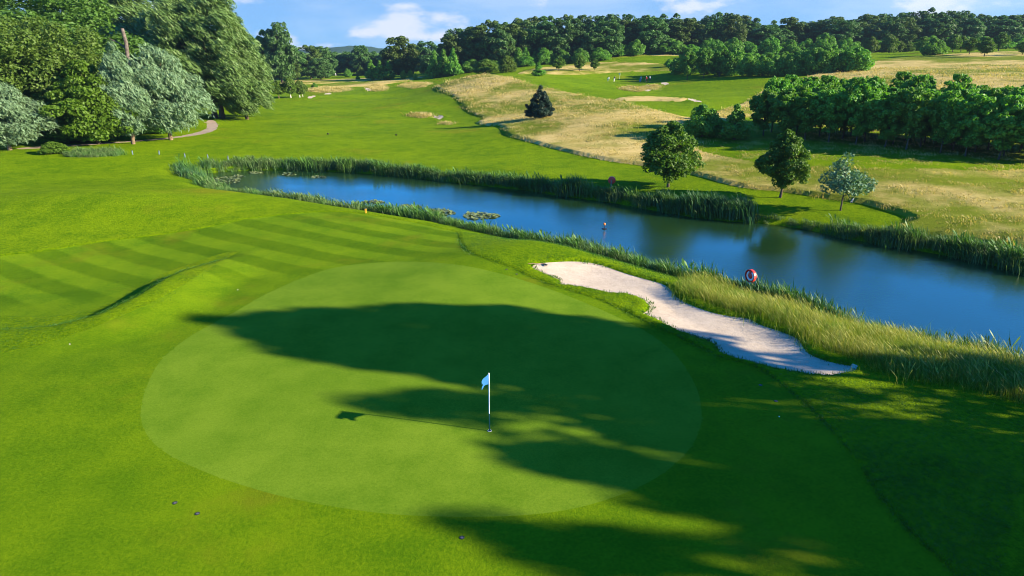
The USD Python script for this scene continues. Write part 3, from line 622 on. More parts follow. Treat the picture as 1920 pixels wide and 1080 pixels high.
part(sn, 'trunk', join([tube(np.stack([.5 - .5 * zz / h + .12 * np.sin(zz), 0 * zz, zz], 1), .40 - .12 * zz / h, 9), tube([(.1, 0, h * .8), (-1.2, .2, h * .86), (-2.6, .2, h * .9)], [.16, .12, .05], 6)]), M['bark_grey'], 40)
tag(sn, 'bare pinkish broken trunk showing among the left tree crowns', 'tree')

# far left wood
FL = [('wood2', 500, 335, 56, 62, 'dark tree at the left end of the far wood beside the tall pointed tree'), ('wood0', 527, 330, 42, 62, 'tall pointed dark tree standing above the far left wood'), ('wood3', 555, 395, 86, 58, 'first lower tree right of the tall pointed tree'),
      ('wood1', 582, 400, 84, 56, 'second lower tree right of the tall pointed tree'), ('wood0', 606, 410, 87, 50, 'third lower tree right of the tall pointed tree'), ('wood2', 630, 450, 97, 54, 'low dark tree under the blue hill, left one'),
      ('wood3', 655, 450, 96, 50, 'low dark tree under the blue hill, right one'), ('wood0', 678, 440, 85, 46, 'dark round tree right of the blue hill'), ('wood2', 703, 450, 96, 50, 'dark tree behind the pointed light saplings left of the big oak'),
      ('wood1', 752, 335, 67, 74, 'big round oak standing alone before the centre of the far wood'), ('wood3', 800, 420, 76, 60, 'dark tree right behind the big oak'), ('wood2', 726, 440, 90, 50, 'dark tree left behind the big oak'), ('wood0', 775, 430, 84, 60, 'dark tree hidden right of the big oak'),
      ('wood2', 513, 350, 70, 56, 'dark tree behind the foot of the tall pointed tree'), ('wood1', 543, 350, 104, 42, 'low round green tree before the left end of the far wood'), ('wood3', 600, 385, 108, 46, 'low green tree at the foot of the far left wood')]
for k, px, D, top, w, lab in FL: plant_px(PT[k], 'wood_tree', lab, 'tree', px, D, top, w, 'trees of the far left wood')
for j, (px, D, top, w, lab) in enumerate([(696, 330, 108, 26, 'light pointed sapling left of the big oak, left one'), (712, 325, 110, 26, 'light pointed sapling left of the big oak, middle one'), (728, 325, 112, 26, 'light pointed sapling left of the big oak, right one'),
                                          (815, 310, 90, 34, 'light green tree right of the big oak, left of three'), (832, 310, 88, 34, 'light green tree right of the big oak, middle of three'), (850, 305, 86, 32, 'light green tree right of the big oak, right of three')]):
    plant_px(PT['cone'], 'light_tree', lab, 'tree', px, D, top, w, 'light trees round the big oak')
for px, base, top, w, lab in [(652, 145, 128, 15, 'small dark round tree on the far left field'), (677, 142, 124, 17, 'small light tree on the far left field'), (671, 150, 142, 9, 'tiny bush below the small light tree'), (757, 150, 131, 12, 'left of three tiny trees below the big oak'),
                              (770, 147, 130, 12, 'middle of three tiny trees below the big oak'), (779, 150, 137, 9, 'right of three tiny trees below the big oak'), (798, 138, 118, 26, 'light round bush right of the foot of the big oak'), (590, 166, 155, 12, 'small bush right of the birches')]:
    plant_px(PT['bush' if w < 16 else 'bush_light'], 'small_bush', lab, 'bush', px, 0, top, w, base=base)
for px, base, top, w, k, lab in [(523, 185, 150, 26, 'yellow', 'yellow green small tree left of the birches'), (545, 184, 143, 32, 'birch', 'leftmost birch with white trunk beside the yellow tree'), (562, 183, 150, 26, 'birch', 'middle birch with white trunk'), (568, 182, 152, 20, 'birch', 'rightmost slender birch with white trunk')]:
    plant_px(PT[k], 'birch_tree' if k == 'birch' else 'yellow_tree', lab, 'tree', px, 0, top, w, base=base)

# skyline wood: a front row and a second row that shows above and between it
cx = [840, 860, 880, 905, 925, 945, 965, 985, 1010, 1030, 1060, 1080, 1100, 1120, 1150, 1165, 1190, 1205, 1240, 1280, 1300, 1330, 1350, 1375, 1395, 1420, 1445, 1470, 1490, 1510, 1530, 1550, 1570, 1590, 1610, 1635, 1660, 1690, 1720, 1745, 1770, 1790, 1815, 1840, 1855, 1890, 1910, 1960]
cy = [62, 53, 53, 42, 35, 38, 35, 30, 25, 25, 22, 28, 30, 27, 27, 25, 30, 28, 25, 27, 30, 23, 20, 18, 33, 33, 36, 33, 35, 45, 38, 30, 28, 33, 26, 23, 23, 18, 14, 14, 22, 20, 22, 30, 28, 25, 28, 26]
rw = np.random.default_rng(17)
n = 0
for px in np.arange(846, 1975, 29):
    px = px + rw.uniform(-4, 4); D = 325 + rw.uniform(-10, 14) + (15 if px > 1150 else 0)
    k = int(rw.integers(4)); top = np.interp(px, cx, cy) + rw.uniform(1, 14)
    plant_px(PT[f'wood{k}'], 'wood_tree', f'{ORD[n]} tree from the left in the front row of the dark skyline wood', 'tree', px, D, top, rw.uniform(56, 84), 'front row of the skyline wood'); n += 1
n = 0
for px in np.arange(860, 1960, 29):
    px = px + rw.uniform(-5, 5); D = 352 + rw.uniform(-6, 12); k = int(rw.integers(4))
    plant_px(PT[f'wood{k}'], 'wood_tree', f'{ORD[n]} treetop from the left in the second row of the dark skyline wood', 'tree', px, D, np.interp(px, cx, cy) + rw.uniform(-2, 5), rw.uniform(46, 62), 'second row of the skyline wood'); n += 1
n = 0
for px in np.arange(850, 1960, 34):
    D = 309 + rw.uniform(-3, 5) + (14 if px > 1150 else 0); x, y = ground_at_dist(px, D)
    plant(PT['bush'], 'undergrowth_bush', f'{ORD[n]} dark bush from the left at the foot of the skyline wood', 'bush', x, y, rw.uniform(4, 7), rw.uniform(4, 6), 'bushes at the foot of the skyline wood'); n += 1
for px, base, top, w, k, lab in [(912, 138, 110, 52, 'bush_light', 'yellow green bush left of the meadow crest, left of two'), (951, 136, 103, 36, 'bush_light', 'rounder yellow green bush left of the meadow crest'), (972, 126, 86, 32, 'cone', 'first light sapling before the skyline wood'),
                                 (985, 124, 86, 30, 'cone', 'second light sapling before the skyline wood'), (1002, 121, 94, 20, 'cone', 'third light sapling before the skyline wood'), (1018, 119, 90, 20, 'cone', 'fourth light sapling before the skyline wood'), (1034, 118, 90, 18, 'cone', 'fifth light sapling before the skyline wood')]:
    plant_px(PT[k], 'light_bush', lab, 'bush', px, 0, top, w, base=base)
for px, base, top, w, k, lab in [(1010, 143, 115, 26, 'cone', 'conical small tree left of the three round field trees'), (1047, 135, 104, 26, 'lolly', 'left of the three round field trees on the upper course'), (1086, 135, 101, 23, 'lolly', 'middle of the three round field trees on the upper course'), (1115, 134, 109, 18, 'lolly', 'smallest, right one of the three round field trees')]:
    plant_px(PT[k], 'field_tree', lab, 'tree', px, 0, top, w, base=base)

# block of bushes on the upper right
HB = [(1254, 127, 107, 18), (1275, 138, 100, 40), (1300, 139, 87, 40), (1325, 140, 86, 40), (1350, 141, 84, 40), (1373, 142, 87, 40), (1400, 143, 96, 42), (1428, 143, 99, 42), (1455, 143, 99, 42), (1480, 142, 96, 42), (1503, 141, 90, 44), (1524, 140, 87, 44), (1548, 139, 84, 44), (1572, 137, 90, 50), (1602, 136, 84, 66)]
for j, (px, base, top, w) in enumerate(HB):
    plant_px(PT['bush' if j < 12 else 'bush'], 'hedge_bush', f'{ORD[j]} bush from the left in the dark block on the upper slope' if j < 14 else 'large rounded bush at the right end of the dark block', 'bush', px, 0, top + 3, w, 'block of bushes on the upper slope', base=base)
for j, px in enumerate(np.arange(1290, 1600, 30)):
    plant_px(PT[f'young{j % 3}'], 'hedge_tree', f'{ORD[j]} young tree from the left behind the dark block of bushes', 'tree', px, 222, [90, 84, 84, 86, 96, 98, 96, 92, 88, 84, 88][j], 34, 'young trees behind the block of bushes')
for j, (px, base, top, w, l) in enumerate([(1340, 98, 74, 36, 0), (1372, 97, 70, 44, 0), (1405, 97, 80, 34, 0), (1440, 97, 68, 44, 0), (1478, 96, 74, 40, 0), (1508, 96, 72, 36, 0), (1540, 94, 61, 46, 0), (1582, 93, 70, 36, 0), (1626, 92, 68, 34, 1), (1660, 91, 64, 34, 1), (1680, 91, 76, 20, 1), (1697, 91, 78, 22, 1)]):
    plant_px(PT['bush_light' if l else 'bush'], 'wood_edge_bush', (f'{ORD[j]} bush from the left along the edge of the right skyline wood'), 'bush', px, 300, top, w, 'bushes along the right skyline wood')
for px, base, top, w, k, lab in [(1728, 101, 67, 30, 'lolly', 'left one of the row of small trees below the right wood'), (1748, 105, 70, 46, 'bush', 'bushy small tree in the row below the right wood'), (1786, 98, 63, 28, 'lolly', 'third small tree in the row below the right wood'), (1801, 97, 66, 24, 'lolly', 'fourth small tree in the row below the right wood'),
                                 (1817, 104, 69, 30, 'lolly', 'fifth small tree in the row below the right wood'), (1845, 108, 68, 34, 'lolly', 'yellowest small tree in the row below the right wood'), (1872, 96, 59, 32, 'lolly', 'tallest small tree in the row below the right wood'), (1916, 105, 76, 26, 'lolly', 'small tree at the right edge of the photo below the wood')]:
    plant_px(PT[k], 'row_tree', lab, 'tree', px, 0, top, w, 'row of small trees below the right wood', base=base)

# young plantation, five rows
p0, p1 = np.array(ground_at_dist(1425, 92, 265)), np.array(ground_at_dist(1990, 69, 310)); L = np.linalg.norm(p1 - p0); dr = (p1 - p0) / L; nr = np.array([-dr[1], dr[0]]); nr = nr if nr[1] > 0 else -nr
rp = np.random.default_rng(23)
RN = ['front', 'second', 'third', 'fourth', 'back']
for r in range(5):
    n = 0
    for s in np.arange(0 - r * .8, L + r * 3, 3.0):
        p = p0 + dr * (s + rp.uniform(-.5, .5) + r * .7) + nr * (r * 3.9 + rp.uniform(-.5, .5))
        if p[0] / p[1] > .86: continue
        k = int(rp.integers(3)); H = rp.uniform(5.8, 7.8) + .35 * (r > 2)
        plant(PT[f'young{k}'], 'plantation_tree', f'{ORD[n]} young tree from the left in the {RN[r]} row of the plantation', 'tree', p[0], p[1], H, rp.uniform(1.8, 2.6), f'{RN[r]} row of the young plantation'); n += 1

# tall trees just outside the right of the picture, whose shade lies on the green
for x, y, H, R, k, lab in [(31, 19.7, 18.2, 4.3, 'shade', 'tall tree right of the view throwing the longest shadow'), (33, 13.2, 15.2, 5.0, 'shade2', 'tree right of the view shading the flag'), (38, 6.2, 15.4, 5.2, 'shade2', 'tree right of the view shading the near turf'),
                        (26, 2.5, 11.5, 4.2, 'shade2', 'lower tree right of the view close to the camera'), (27, 15, 9.5, 3.6, 'shade2', 'lower tree right of the view before the tallest'), (36, 8.8, 12.6, 3.6, 'shade2', 'slender open tree right of the view between two shade trees'), (30, 21.2, 7.2, 3.0, 'shade2', 'low bushy tree right of the view under the tallest')]:
    plant(PT[k], 'shade_tree', lab, 'tree', x, y, H, R)

# ------------------------------------------------------------------ reeds, long grass, hay: clumps
def blade_clump(seed, n, h, spread, w, bend, lean=(-.15, 0), head=0.0):
    rg = np.random.default_rng(seed); vs, fs = [], []
    for i in range(n):
        o = np.array([*(rg.normal(size=2) * spread), -.1]); a = rg.uniform(0, 2 * np.pi); hh = h * rg.uniform(.55, 1.15); d = np.array([np.cos(a), np.sin(a), 0]) * bend * hh * rg.uniform(.3, 1.2) + np.array([*lean, 0]) * hh
        s = np.array([-np.sin(a), np.cos(a), 0]) * w * rg.uniform(.7, 1.3) * .5
        m_, e = o + d * .35 + [0, 0, hh * .62], o + d + [0, 0, hh * (1 - .3 * bend)]
        k = len(vs) * 0 + sum(len(v) for v in vs)
        if head and rg.random() < head:
            vs.append(np.array([o - s * .6, o + s * .6, m_ - s * .8, m_ + s * .8, e - s * 3, e + s * 3, e + (e - m_) * .35])); fs += [(k, k + 1, k + 3), (k, k + 3, k + 2), (k + 2, k + 3, k + 5), (k + 2, k + 5, k + 4), (k + 4, k + 5, k + 6)]
        else:
            vs.append(np.array([o - s, o + s, m_ - s * .9, m_ + s * .9, e])); fs += [(k, k + 1, k + 3), (k, k + 3, k + 2), (k + 2, k + 3, k + 4)]
    return np.vstack(vs), np.array(fs)


def scatter(name, label, cat, protos, pts, sc, kind='stuff', zoff=0.0, group=None, zfix=None):
    if not len(pts): return
    path = numbered('/World/' + name)
    pi = UsdGeom.PointInstancer.Define(stage, path)
    rels = []
    for j, (msh, m) in enumerate(protos):
        q = usdkit.mesh(stage, f'{path}/Prototypes/{name}_{["clump", "tuft", "spray", "sheaf"][j]}', msh, m); rels.append(q.GetPath())
    pi.CreatePrototypesRel().SetTargets(rels)
    rg = np.random.default_rng(len(pts) + 5); n_ = len(pts)
    z = surface(pts[:, 0].copy(), pts[:, 1].copy()) if zfix is None else np.full(n_, zfix)
    pi.CreatePositionsAttr(Vt.Vec3fArray.FromNumpy(np.column_stack([pts, z + zoff]).astype(np.float32)))
    pi.CreateProtoIndicesAttr(Vt.IntArray.FromNumpy(rg.integers(0, len(protos), n_).astype(np.int32)))
    th = rg.uniform(-1.3, 1.3, n_)
    pi.CreateOrientationsAttr(Vt.QuathArray([Gf.Quath(float(math.cos(t / 2)), 0, 0, float(math.sin(t / 2))) for t in th]))
    s = np.asarray(sc if np.ndim(sc) else np.full(n_, sc)) * rg.uniform(.7, 1.3, n_) * (.62 + .76 * meshkit.noise(np.column_stack([pts / 2.2, 0 * pts[:, 0]]), 8))
    pi.CreateScalesAttr(Vt.Vec3fArray.FromNumpy(np.column_stack([s, s, s * rg.uniform(.8, 1.25, n_)]).astype(np.float32)))
    tag(pi, label, cat, group, kind)


M['reed'] = leaf_mat('reed_green', (0.062, 0.154, 0.021), (0.176, 0.299, 0.045), .25)
M['reed_dark'] = leaf_mat('reed_dark_green', (0.044, 0.124, 0.040), (0.130, 0.230, 0.080), .2)
M['reed_pale'] = leaf_mat('reed_pale_green', (0.101, 0.169, 0.047), (0.270, 0.338, 0.135), .25)
M['hay_blade'] = leaf_mat('hay_blades', (.46, .37, .14), (.70, .58, .27), .25)
M['hay_green'] = leaf_mat('hay_green_blades', (.13, .21, .006), (.30, .36, .02), .35)
M['meadow_green'] = leaf_mat('meadow_green_blades', (.16, .19, .04), (.34, .33, .10), .35)
M['long_tip'] = leaf_mat('long_grass_tips', (.26, .27, .04), (.50, .46, .15), .35)
M['turf_blade'] = leaf_mat('turf_blades', (.045, .135, .002), (.16, .27, .004), .3)
REED = [(blade_clump(1, 54, 1.2, .36, .045, .45), M['reed']), (blade_clump(2, 54, 1.05, .40, .045, .55), M['reed_dark']), (blade_clump(3, 46, 1.25, .34, .04, .42, head=.15), M['reed']), (blade_clump(15, 50, 1.1, .40, .04, .6), M['reed_pale'])]
REEDN = [(blade_clump(24, 90, 1.05, .36, .018, .4), M['reed']), (blade_clump(25, 80, 1.0, .36, .018, .45, head=.1), M['reed_pale']), (blade_clump(26, 90, .9, .40, .02, .5), M['reed'])]
REEDD = [(blade_clump(4, 60, 1.35, .34, .065, .38), M['reed_dark']), (blade_clump(5, 60, 1.2, .36, .065, .42), M['reed'])]
REEDP = [(blade_clump(6, 50, .9, .34, .035, .45, (-.25, 0), .2), M['reed_pale']), (blade_clump(7, 50, .8, .34, .04, .45, (-.2, 0)), M['reed'])]
LONG = [(blade_clump(8, 120, .60, .38, .009, .45, (-.15, 0), .05), M['hay_green']), (blade_clump(9, 100, .70, .38, .008, .40, (-.2, 0), .2), M['long_tip']), (blade_clump(10, 120, .5, .40, .010, .5, (-.2, 0), .0), M['hay_green']), (blade_clump(14, 120, .55, .40, .010, .5, (-.2, 0), .05), M['hay_green'])]
HAY = [(blade_clump(11, 30, .42, .5, .035, .5, (-.2, 0), .2), M['hay_blade']), (blade_clump(12, 30, .34, .5, .035, .5, (-.15, 0), .1), M['hay_blade']), (blade_clump(13, 30, .36, .5, .035, .5, (-.15, 0), .0), M['meadow_green'])]
ps = np.array(pond.exterior.coords); prg = np.random.default_rng(31)


def bank(px0, px1, far, inner, outer, dens):
    """Points in a band along the pond's edge between two columns of the photograph, on the far or the near side."""
    ring = pond.exterior; n_ = int(ring.length * dens); out = []
    cx_, cy_ = on_plane(700, 352, ZW), on_plane(1700, 545, ZW)
    for s in prg.uniform(0, ring.length, n_):
        p, q = ring.interpolate(s), ring.interpolate((s + .1) % ring.length)
        col = 960 + FPX * p.x / (p.y * CP + (EYE - ZW) * SP)
        side = (cy_[0] - cx_[0]) * (p.y - cx_[1]) - (cy_[1] - cx_[1]) * (p.x - cx_[0]) > 0
        if side != far or not px0 <= col <= px1: continue
        t = np.array([q.x - p.x, q.y - p.y]); t /= np.linalg.norm(t) + 1e-9; nrm = np.array([t[1], -t[0]])
        if pond.contains(sg.Point(p.x + nrm[0] * .05, p.y + nrm[1] * .05)): nrm = -nrm
        out.append((p.x + nrm[0] * 0 + nrm[0] * prg.uniform(-inner, outer), p.y + nrm[1] * prg.uniform(-inner, outer)))
    return np.array(out).reshape(-1, 2)


scatter('reed_bed', 'tall bright reeds at the left end of the pond', 'reeds', REED, np.vstack([bank(200, 520, True, .0, 2.2, 7), bank(200, 420, False, .3, 2.5, 7)]), .85)
scatter('reed_bed', 'reeds lining the far bank left of the pond bend', 'reeds', REED, bank(520, 1000, True, .0, 1.7, 10), .74)
scatter('reed_bed', 'bushy reeds on the far bank below the red disc', 'reeds', REED, bank(1000, 1215, True, .1, 1.9, 10), .85)
scatter('reed_bed', 'dense dark reeds on the far bank before the largest tree', 'reeds', REEDD, bank(1215, 1412, True, .1, 2.4, 12), .86)
scatter('reed_bed', 'low scrubby bank plants below the silvery small tree', 'reeds', REEDP, bank(1412, 1545, True, .1, .9, 5), .55)
scatter('reed_bed', 'thick green sedge on the far bank at the right', 'reeds', REED, bank(1545, 2200, True, .2, 1.5, 9), .75)
scatter('reed_bed', 'pale windblown sedge on the near bank at the left', 'reeds', REEDP, bank(420, 690, False, .2, 3.0, 15), .82)
scatter('reed_bed', 'green sedge on the near bank beside the striped fairway', 'reeds', REED, bank(690, 965, False, .1, 2.0, 13), .66)
scatter('reed_bed', 'tall reeds on the near bank above the long bunker', 'reeds', REED, bank(965, 1330, False, .2, 1.9, 11), .74)
scatter('reed_bed', 'dark reeds on the near bank right of the lifebuoy', 'reeds', REEDD, bank(1330, 1570, False, .3, 1.1, 11), .8)
scatter('reed_bed', 'thin bright reeds on the near bank at the right edge', 'reeds', REEDN, bank(1570, 2100, False, .4, 1.0, 10), .95)


def fill(poly, dens, seed):
    rg = np.random.default_rng(seed); b = poly.bounds; n_ = int((b[2] - b[0]) * (b[3] - b[1]) * dens)
    p = rg.uniform([b[0], b[1]], [b[2], b[3]], (n_, 2)); return p[shapely.contains_xy(poly, p[:, 0], p[:, 1])]


long_px = [(1285, 535), (1330, 520), (1400, 540), (1470, 558), (1540, 580), (1600, 600), (1680, 618), (1760, 636), (1850, 656), (1960, 685), (1960, 770), (1900, 745), (1800, 722), (1700, 708), (1625, 702), (1640, 690), (1620, 672), (1560, 660), (1520, 640), (1505, 622), (1440, 596), (1380, 584), (1310, 562), (1275, 550)]
LG = area(long_px).difference(pond).difference(A['bunker'].buffer(.25))
lp = fill(LG, 13, 3)
scatter('long_grass', 'long golden green grass between the bunker and the pond', 'grass', LONG, lp, .8)
mw = A['meadow']
mp = fill(mw, 1.1, 4); rm = np.hypot(*mp.T); keep = np.random.default_rng(2).random(len(mp)) < np.clip(75 / rm, .15, 1) ** 1.5
mp = mp[keep & (rm < 230) & (np.abs(mp[:, 0] / mp[:, 1]) < .85)]
scatter('meadow_grass', 'standing hay tufts over the golden meadow', 'grass', HAY, mp, np.clip(np.hypot(*mp.T) / 100, .8, 1.5), zoff=-.08)
near_px = [(-300, 480), (0, 440), (450, 400), (860, 428), (1000, 445), (1300, 520), (1500, 600), (1700, 690), (1960, 740), (2200, 800), (2200, 1300), (-300, 1300)]
NT = area(near_px, 0).difference(A['fairway'].buffer(.02)).difference(A['putting_green'].buffer(.2)).difference(A['bunker'].buffer(.08)).difference(pond.buffer(.6))
tp = fill(NT, 170, 12); tr_d = np.hypot(*tp.T); tp = tp[(np.random.default_rng(3).random(len(tp)) < np.clip((17 / tr_d) ** 1.6, .05, 1)) & (tr_d < 48) & (np.abs(tp[:, 0] / tp[:, 1]) < .88) & (tp[:, 1] > 12)]
TURF = [(blade_clump(21, 16, .085, .085, .012, .6, (-.2, 0)), M['turf_blade']), (blade_clump(22, 16, .07, .09, .012, .7, (-.1, 0)), M['turf_blade'])]
scatter('rough_turf', 'coarse blades of the mown rough around the green', 'grass', TURF, tp, np.clip(np.hypot(*tp.T) / 18, 1, 1.7), zoff=.06)
weed_px = [(120, 288), (180, 283), (235, 287), (238, 293), (190, 296), (130, 297)]
scatter('weed_patch', 'patch of long weeds beside the low shrub at left', 'grass', REEDP, fill(area(weed_px), 5, 9), .7)

for poly, n_, lab in [([(688, 166), (700, 160), (720, 160), (726, 168), (712, 172), (696, 171)], 900, 'dry grass hummock beside the far fairway bunker'), ([(745, 160), (775, 153), (808, 156), (800, 164), (770, 167)], 900, 'tan grass hummock below the three tiny trees'),
                      ([(772, 217), (790, 211), (808, 216), (806, 222), (780, 221)], 350, 'pale grass left of the small white fairway bunker'), ([(828, 230), (846, 232), (850, 236), (832, 233)], 120, 'thin pale grass just right of the small fairway bunker'),
                      ([(1166, 168), (1176, 162), (1204, 165), (1222, 160), (1240, 163), (1220, 172), (1196, 173), (1172, 170)], 700, 'rough grass among the bunkers below the golfers'), ([(560, 168), (620, 164), (665, 166), (640, 174), (590, 174)], 800, 'rough scrubby grass right of the birches')]:
    g = area(poly).difference(sb_all.buffer(.4)); q = fill(g, min(4, n_ / max(g.area, 1)), 7)
    scatter('rough_grass', lab, 'grass', HAY, q, 1.5)

# ------------------------------------------------------------------ lily pads
M['lily'] = leaf_mat('lily_pads', (.15, .19, .06), (.46, .40, .20), .05, .35)
for px, py, w, h, n_, lab in [(413, 338, 84, 13, 260, 'largest raft of lily pads at the left end of the pond'), (900, 405, 68, 13, 300, 'dense lily raft nearest the sedge, right of the others'), (822, 398, 66, 11, 240, 'long lily raft left of the dense raft'), (768, 388, 40, 8, 130, 'small round lily raft in mid water'),
                              (698, 379, 44, 6, 110, 'lily raft beside the near bank sedge'), (715, 390, 22, 5, 40, 'thin lily patch touching the near bank'), (541, 327, 26, 6, 60, 'faint lily patch near the far reeds, middle one'), (480, 324, 26, 4, 40, 'faint lily patch near the far reeds, left one'), (597, 332, 28, 4, 40, 'faint lily patch near the far reeds, right one'), (447, 331, 22, 4, 40, 'small lily patch just right of the largest raft')]:
    rg = np.random.default_rng(int(px)); a = rg.uniform(0, 2 * np.pi, n_); r = np.sqrt(rg.random(n_)) * (1 + .12 * np.sin(3 * a + px))
    c = on_plane(px + np.cos(a) * r * w / 2, py + np.sin(a) * r * h / 2, ZW)
    vs, fs = [], []
    for q, (x, y) in enumerate(c):
        R = rg.uniform(.09, .17); t = np.linspace(.25, 2 * np.pi - .25, 8) + rg.uniform(0, 6); tl = rg.normal(size=2) * .22
        rim = np.stack([R * np.cos(t), R * np.sin(t)], 1); zc = .012 + .02 * rg.random() + (.05 * rg.random() if rg.random() < .4 else 0)
        v = np.column_stack([np.vstack([[0, 0], rim]) + [x, y], ZW + zc + np.concatenate([[0], rim @ tl + .015])])
        v[:, 2] = np.maximum(v[:, 2], ZW + .006); k = q * 9
        vs.append(v); fs += [(k, k + 1 + j, k + 2 + j) for j in range(7)]
    tag(usdkit.mesh(stage, numbered('/World/lily_pads'), (np.vstack(vs), np.array(fs)), M['lily']), lab, 'lily pads', None, 'stuff')

# ------------------------------------------------------------------ small things
def cyl(r, h, seg=16, at=(0, 0, 0), r2=None):
    m = trimesh.creation.cylinder(radius=r, height=h, sections=seg); m.apply_translation((at[0], at[1], at[2] + h / 2))
    return np.array(m.vertices), np.array(m.faces)


def box(sx, sy, sz, at=(0, 0, 0), rz=0):
    m = trimesh.creation.box((sx, sy, sz)); m.apply_transform(trimesh.transformations.rotation_matrix(rz, (0, 0, 1))); m.apply_translation(at)
    return np.array(m.vertices), np.array(m.faces)


def lathe(prof, seg=24):
    m = trimesh.creation.revolve(np.array(prof, float), sections=seg); return np.array(m.vertices), np.array(m.faces)


M['white'] = mat_plain('white_paint', (.82, .80, .76), .4)
M['flag'] = mat_plain('flag_cloth_blue', (.006, .105, .28), .8)
M['navy'] = mat_plain('pole_dark_teal', (.004, .05, .06), .4)
M['black'] = mat_plain('black_plastic', (.012, .012, .014), .45)
M['red'] = mat_plain('red_plastic', (.62, .035, .02), .4)
M['ringw'] = mat_plain('ring_white', (.72, .70, .72), .5)
M['orange'] = mat_plain('orange_plastic', (.75, .20, .03), .5)
M['yellow'] = mat_plain('yellow_paint', (.75, .40, .03), .5)
M['grey'] = mat_plain('grey_plastic', (.10, .10, .10), .6)
M['wood'] = mat_plain('post_wood', (.20, .14, .09), .85, .3, 30)
M['greyblue'] = mat_plain('stake_blue_grey', (.16, .22, .28), .6)

fx, fy = cast(918, 808)[0]; fz = S1(fx, fy)
fl = xf('flagstick', (fx, fy, fz))
pole = lambda z0, z1, r: cyl(r, z1 - z0, 12, (0, 0, z0))
part(fl, 'pole', pole(.66, 2.16, .019), M['white'], 40); part(fl, 'pole_foot', pole(-.05, .66, .0195), M['navy'], 40)
gu, gv = np.meshgrid(np.linspace(0, 1, 14), np.linspace(0, 1, 9))
dirv = np.array([-.44, -.9]); off = .022
fxy = (off + gu * .50)[..., None] * dirv + (np.sin(gu * 7 + gv * 2) * .022 * gu)[..., None] * np.array([.9, -.44])
fzz = 2.14 - gv * .36 * (1 - .1 * gu) - .05 * gu ** 2 + .10 * gu * gv * np.sin(gu * 3)
fv = np.concatenate([fxy, fzz[..., None]], -1).reshape(-1, 3); ff = []
for j in range(8):
    for i in range(13):
        if i >= 11 and 3 <= j <= 4: continue
        k = j * 14 + i; ff += [(k, k + 1, k + 15), (k, k + 15, k + 14)]
part(fl, 'flag', (fv, np.array(ff)), M['flag'], 60)
tag(fl, 'white flagstick with small light blue flag on the near green', 'flagstick')
hc = xf('hole_cup', (fx, fy, fz + .004)); part(hc, 'cup_hole', cyl(.054, .004, 24), M['black']); part(hc, 'cup_rim', lathe([(.054, 0), (.066, 0), (.066, .012), (.054, .012), (.054, 0)]), M['white'])
tag(hc, 'hole with white rim at the foot of the flagstick', 'golf hole')
x, y = cast(1162, 150)[0]; f2 = xf('flagstick', (x, y, S1(x, y))); part(f2, 'pole', cyl(.03, 2.1, 8), M['white']); part(f2, 'flag', box(.42, .02, .3, (-.24, 0, 1.92)), M['flag'])
tag(f2, 'tiny far flagstick on the upper green between the golfers', 'flagstick')


def lifebuoy(px, py, D, face, label, far=False):
    x, y = ground_at_dist(px, D, py); z = S1(x, y); zc = z_at(py, y)
    o = xf('lifebuoy_stand', (x, y, z), math.degrees(math.atan2(face[1], face[0])))
    def face_x(mesh): v, f = mesh; return np.column_stack([v[:, 2], v[:, 0], v[:, 1] + zc - z]), f
    part(o, 'housing', face_x(lathe([(0, -.11), (.30, -.11), (.36, -.07), (.375, .0), (.375, .10), (.355, .115), (.34, .10), (.335, .0), (.30, -.03), (0, -.03)], 40)), M['red'], 35)
    tr_ = trimesh.creation.torus(.235, .055, 40, 12); v, f = np.array(tr_.vertices), np.array(tr_.faces); v[:, 2] += .03
    keep = np.abs(np.arctan2(v[f].mean(1)[:, 0], v[f].mean(1)[:, 1])) > .45
    part(o, 'ring', face_x((v, f[keep])), M['ringw'], 60)
    part(o, 'hub', face_x(lathe([(0, .09), (.10, .085), (.15, .05), (.165, -.03), (0, -.03)], 28)), M['red'], 35)
    part(o, 'post', box(.09, .09, zc - z + .2, (-.165, 0, (zc - z) / 2 - .02)), M['wood'])
    tag(o, label, 'lifebuoy')


lifebuoy(1408, 517, 36.6, (-.92, -.40), 'red lifebuoy housing with white ring standing in the near bank grass')
lifebuoy(1147, 338, 66.5, (.35, .94), 'plain red back of a lifebuoy housing on the far bank')

o = on_plane(1133, 429, ZW); b_ = xf('pond_marker', (*o, ZW)); part(b_, 'float', lathe([(0, -.03), (.2, -.03), (.22, .02), (.16, .05), (0, .05)], 16), M['black']); part(b_, 'stem', cyl(.025, .32, 8, (0, 0, .03)), M['black'])
part(b_, 'lamp_head', lathe([(0, .30), (.08, .32), (.11, .40), (.08, .48), (0, .50)], 14), M['orange'], 50); tag(b_, 'small orange topped marker floating in the pond', 'buoy')
x, y = cast(686, 401)[0]; o = xf('marker_post', (x, y, S1(x, y))); part(o, 'post', box(.10, .10, .38, (0, 0, .16)), M['yellow']); part(o, 'cap', box(.115, .115, .03, (0, 0, .365)), M['wood']); tag(o, 'short yellow marker post beside the near bank sedge', 'post')
for j, (px, py) in enumerate([(249, 291), (299, 291), (347, 296), (390, 298), (428, 301), (475, 303)]):
    x, y = cast(px, py)[0]; o = xf('hazard_stake', (x, y, S1(x, y))); part(o, 'stake', box(.09, .09, .48, (0, 0, .2)), M['greyblue']); part(o, 'stake_tip', box(.095, .095, .10, (0, 0, .49)), M['grey'])
    tag(o, f'{ORD[j]} small grey blue stake from the left, above the left end of the pond', 'stake', 'small stakes above the pond')
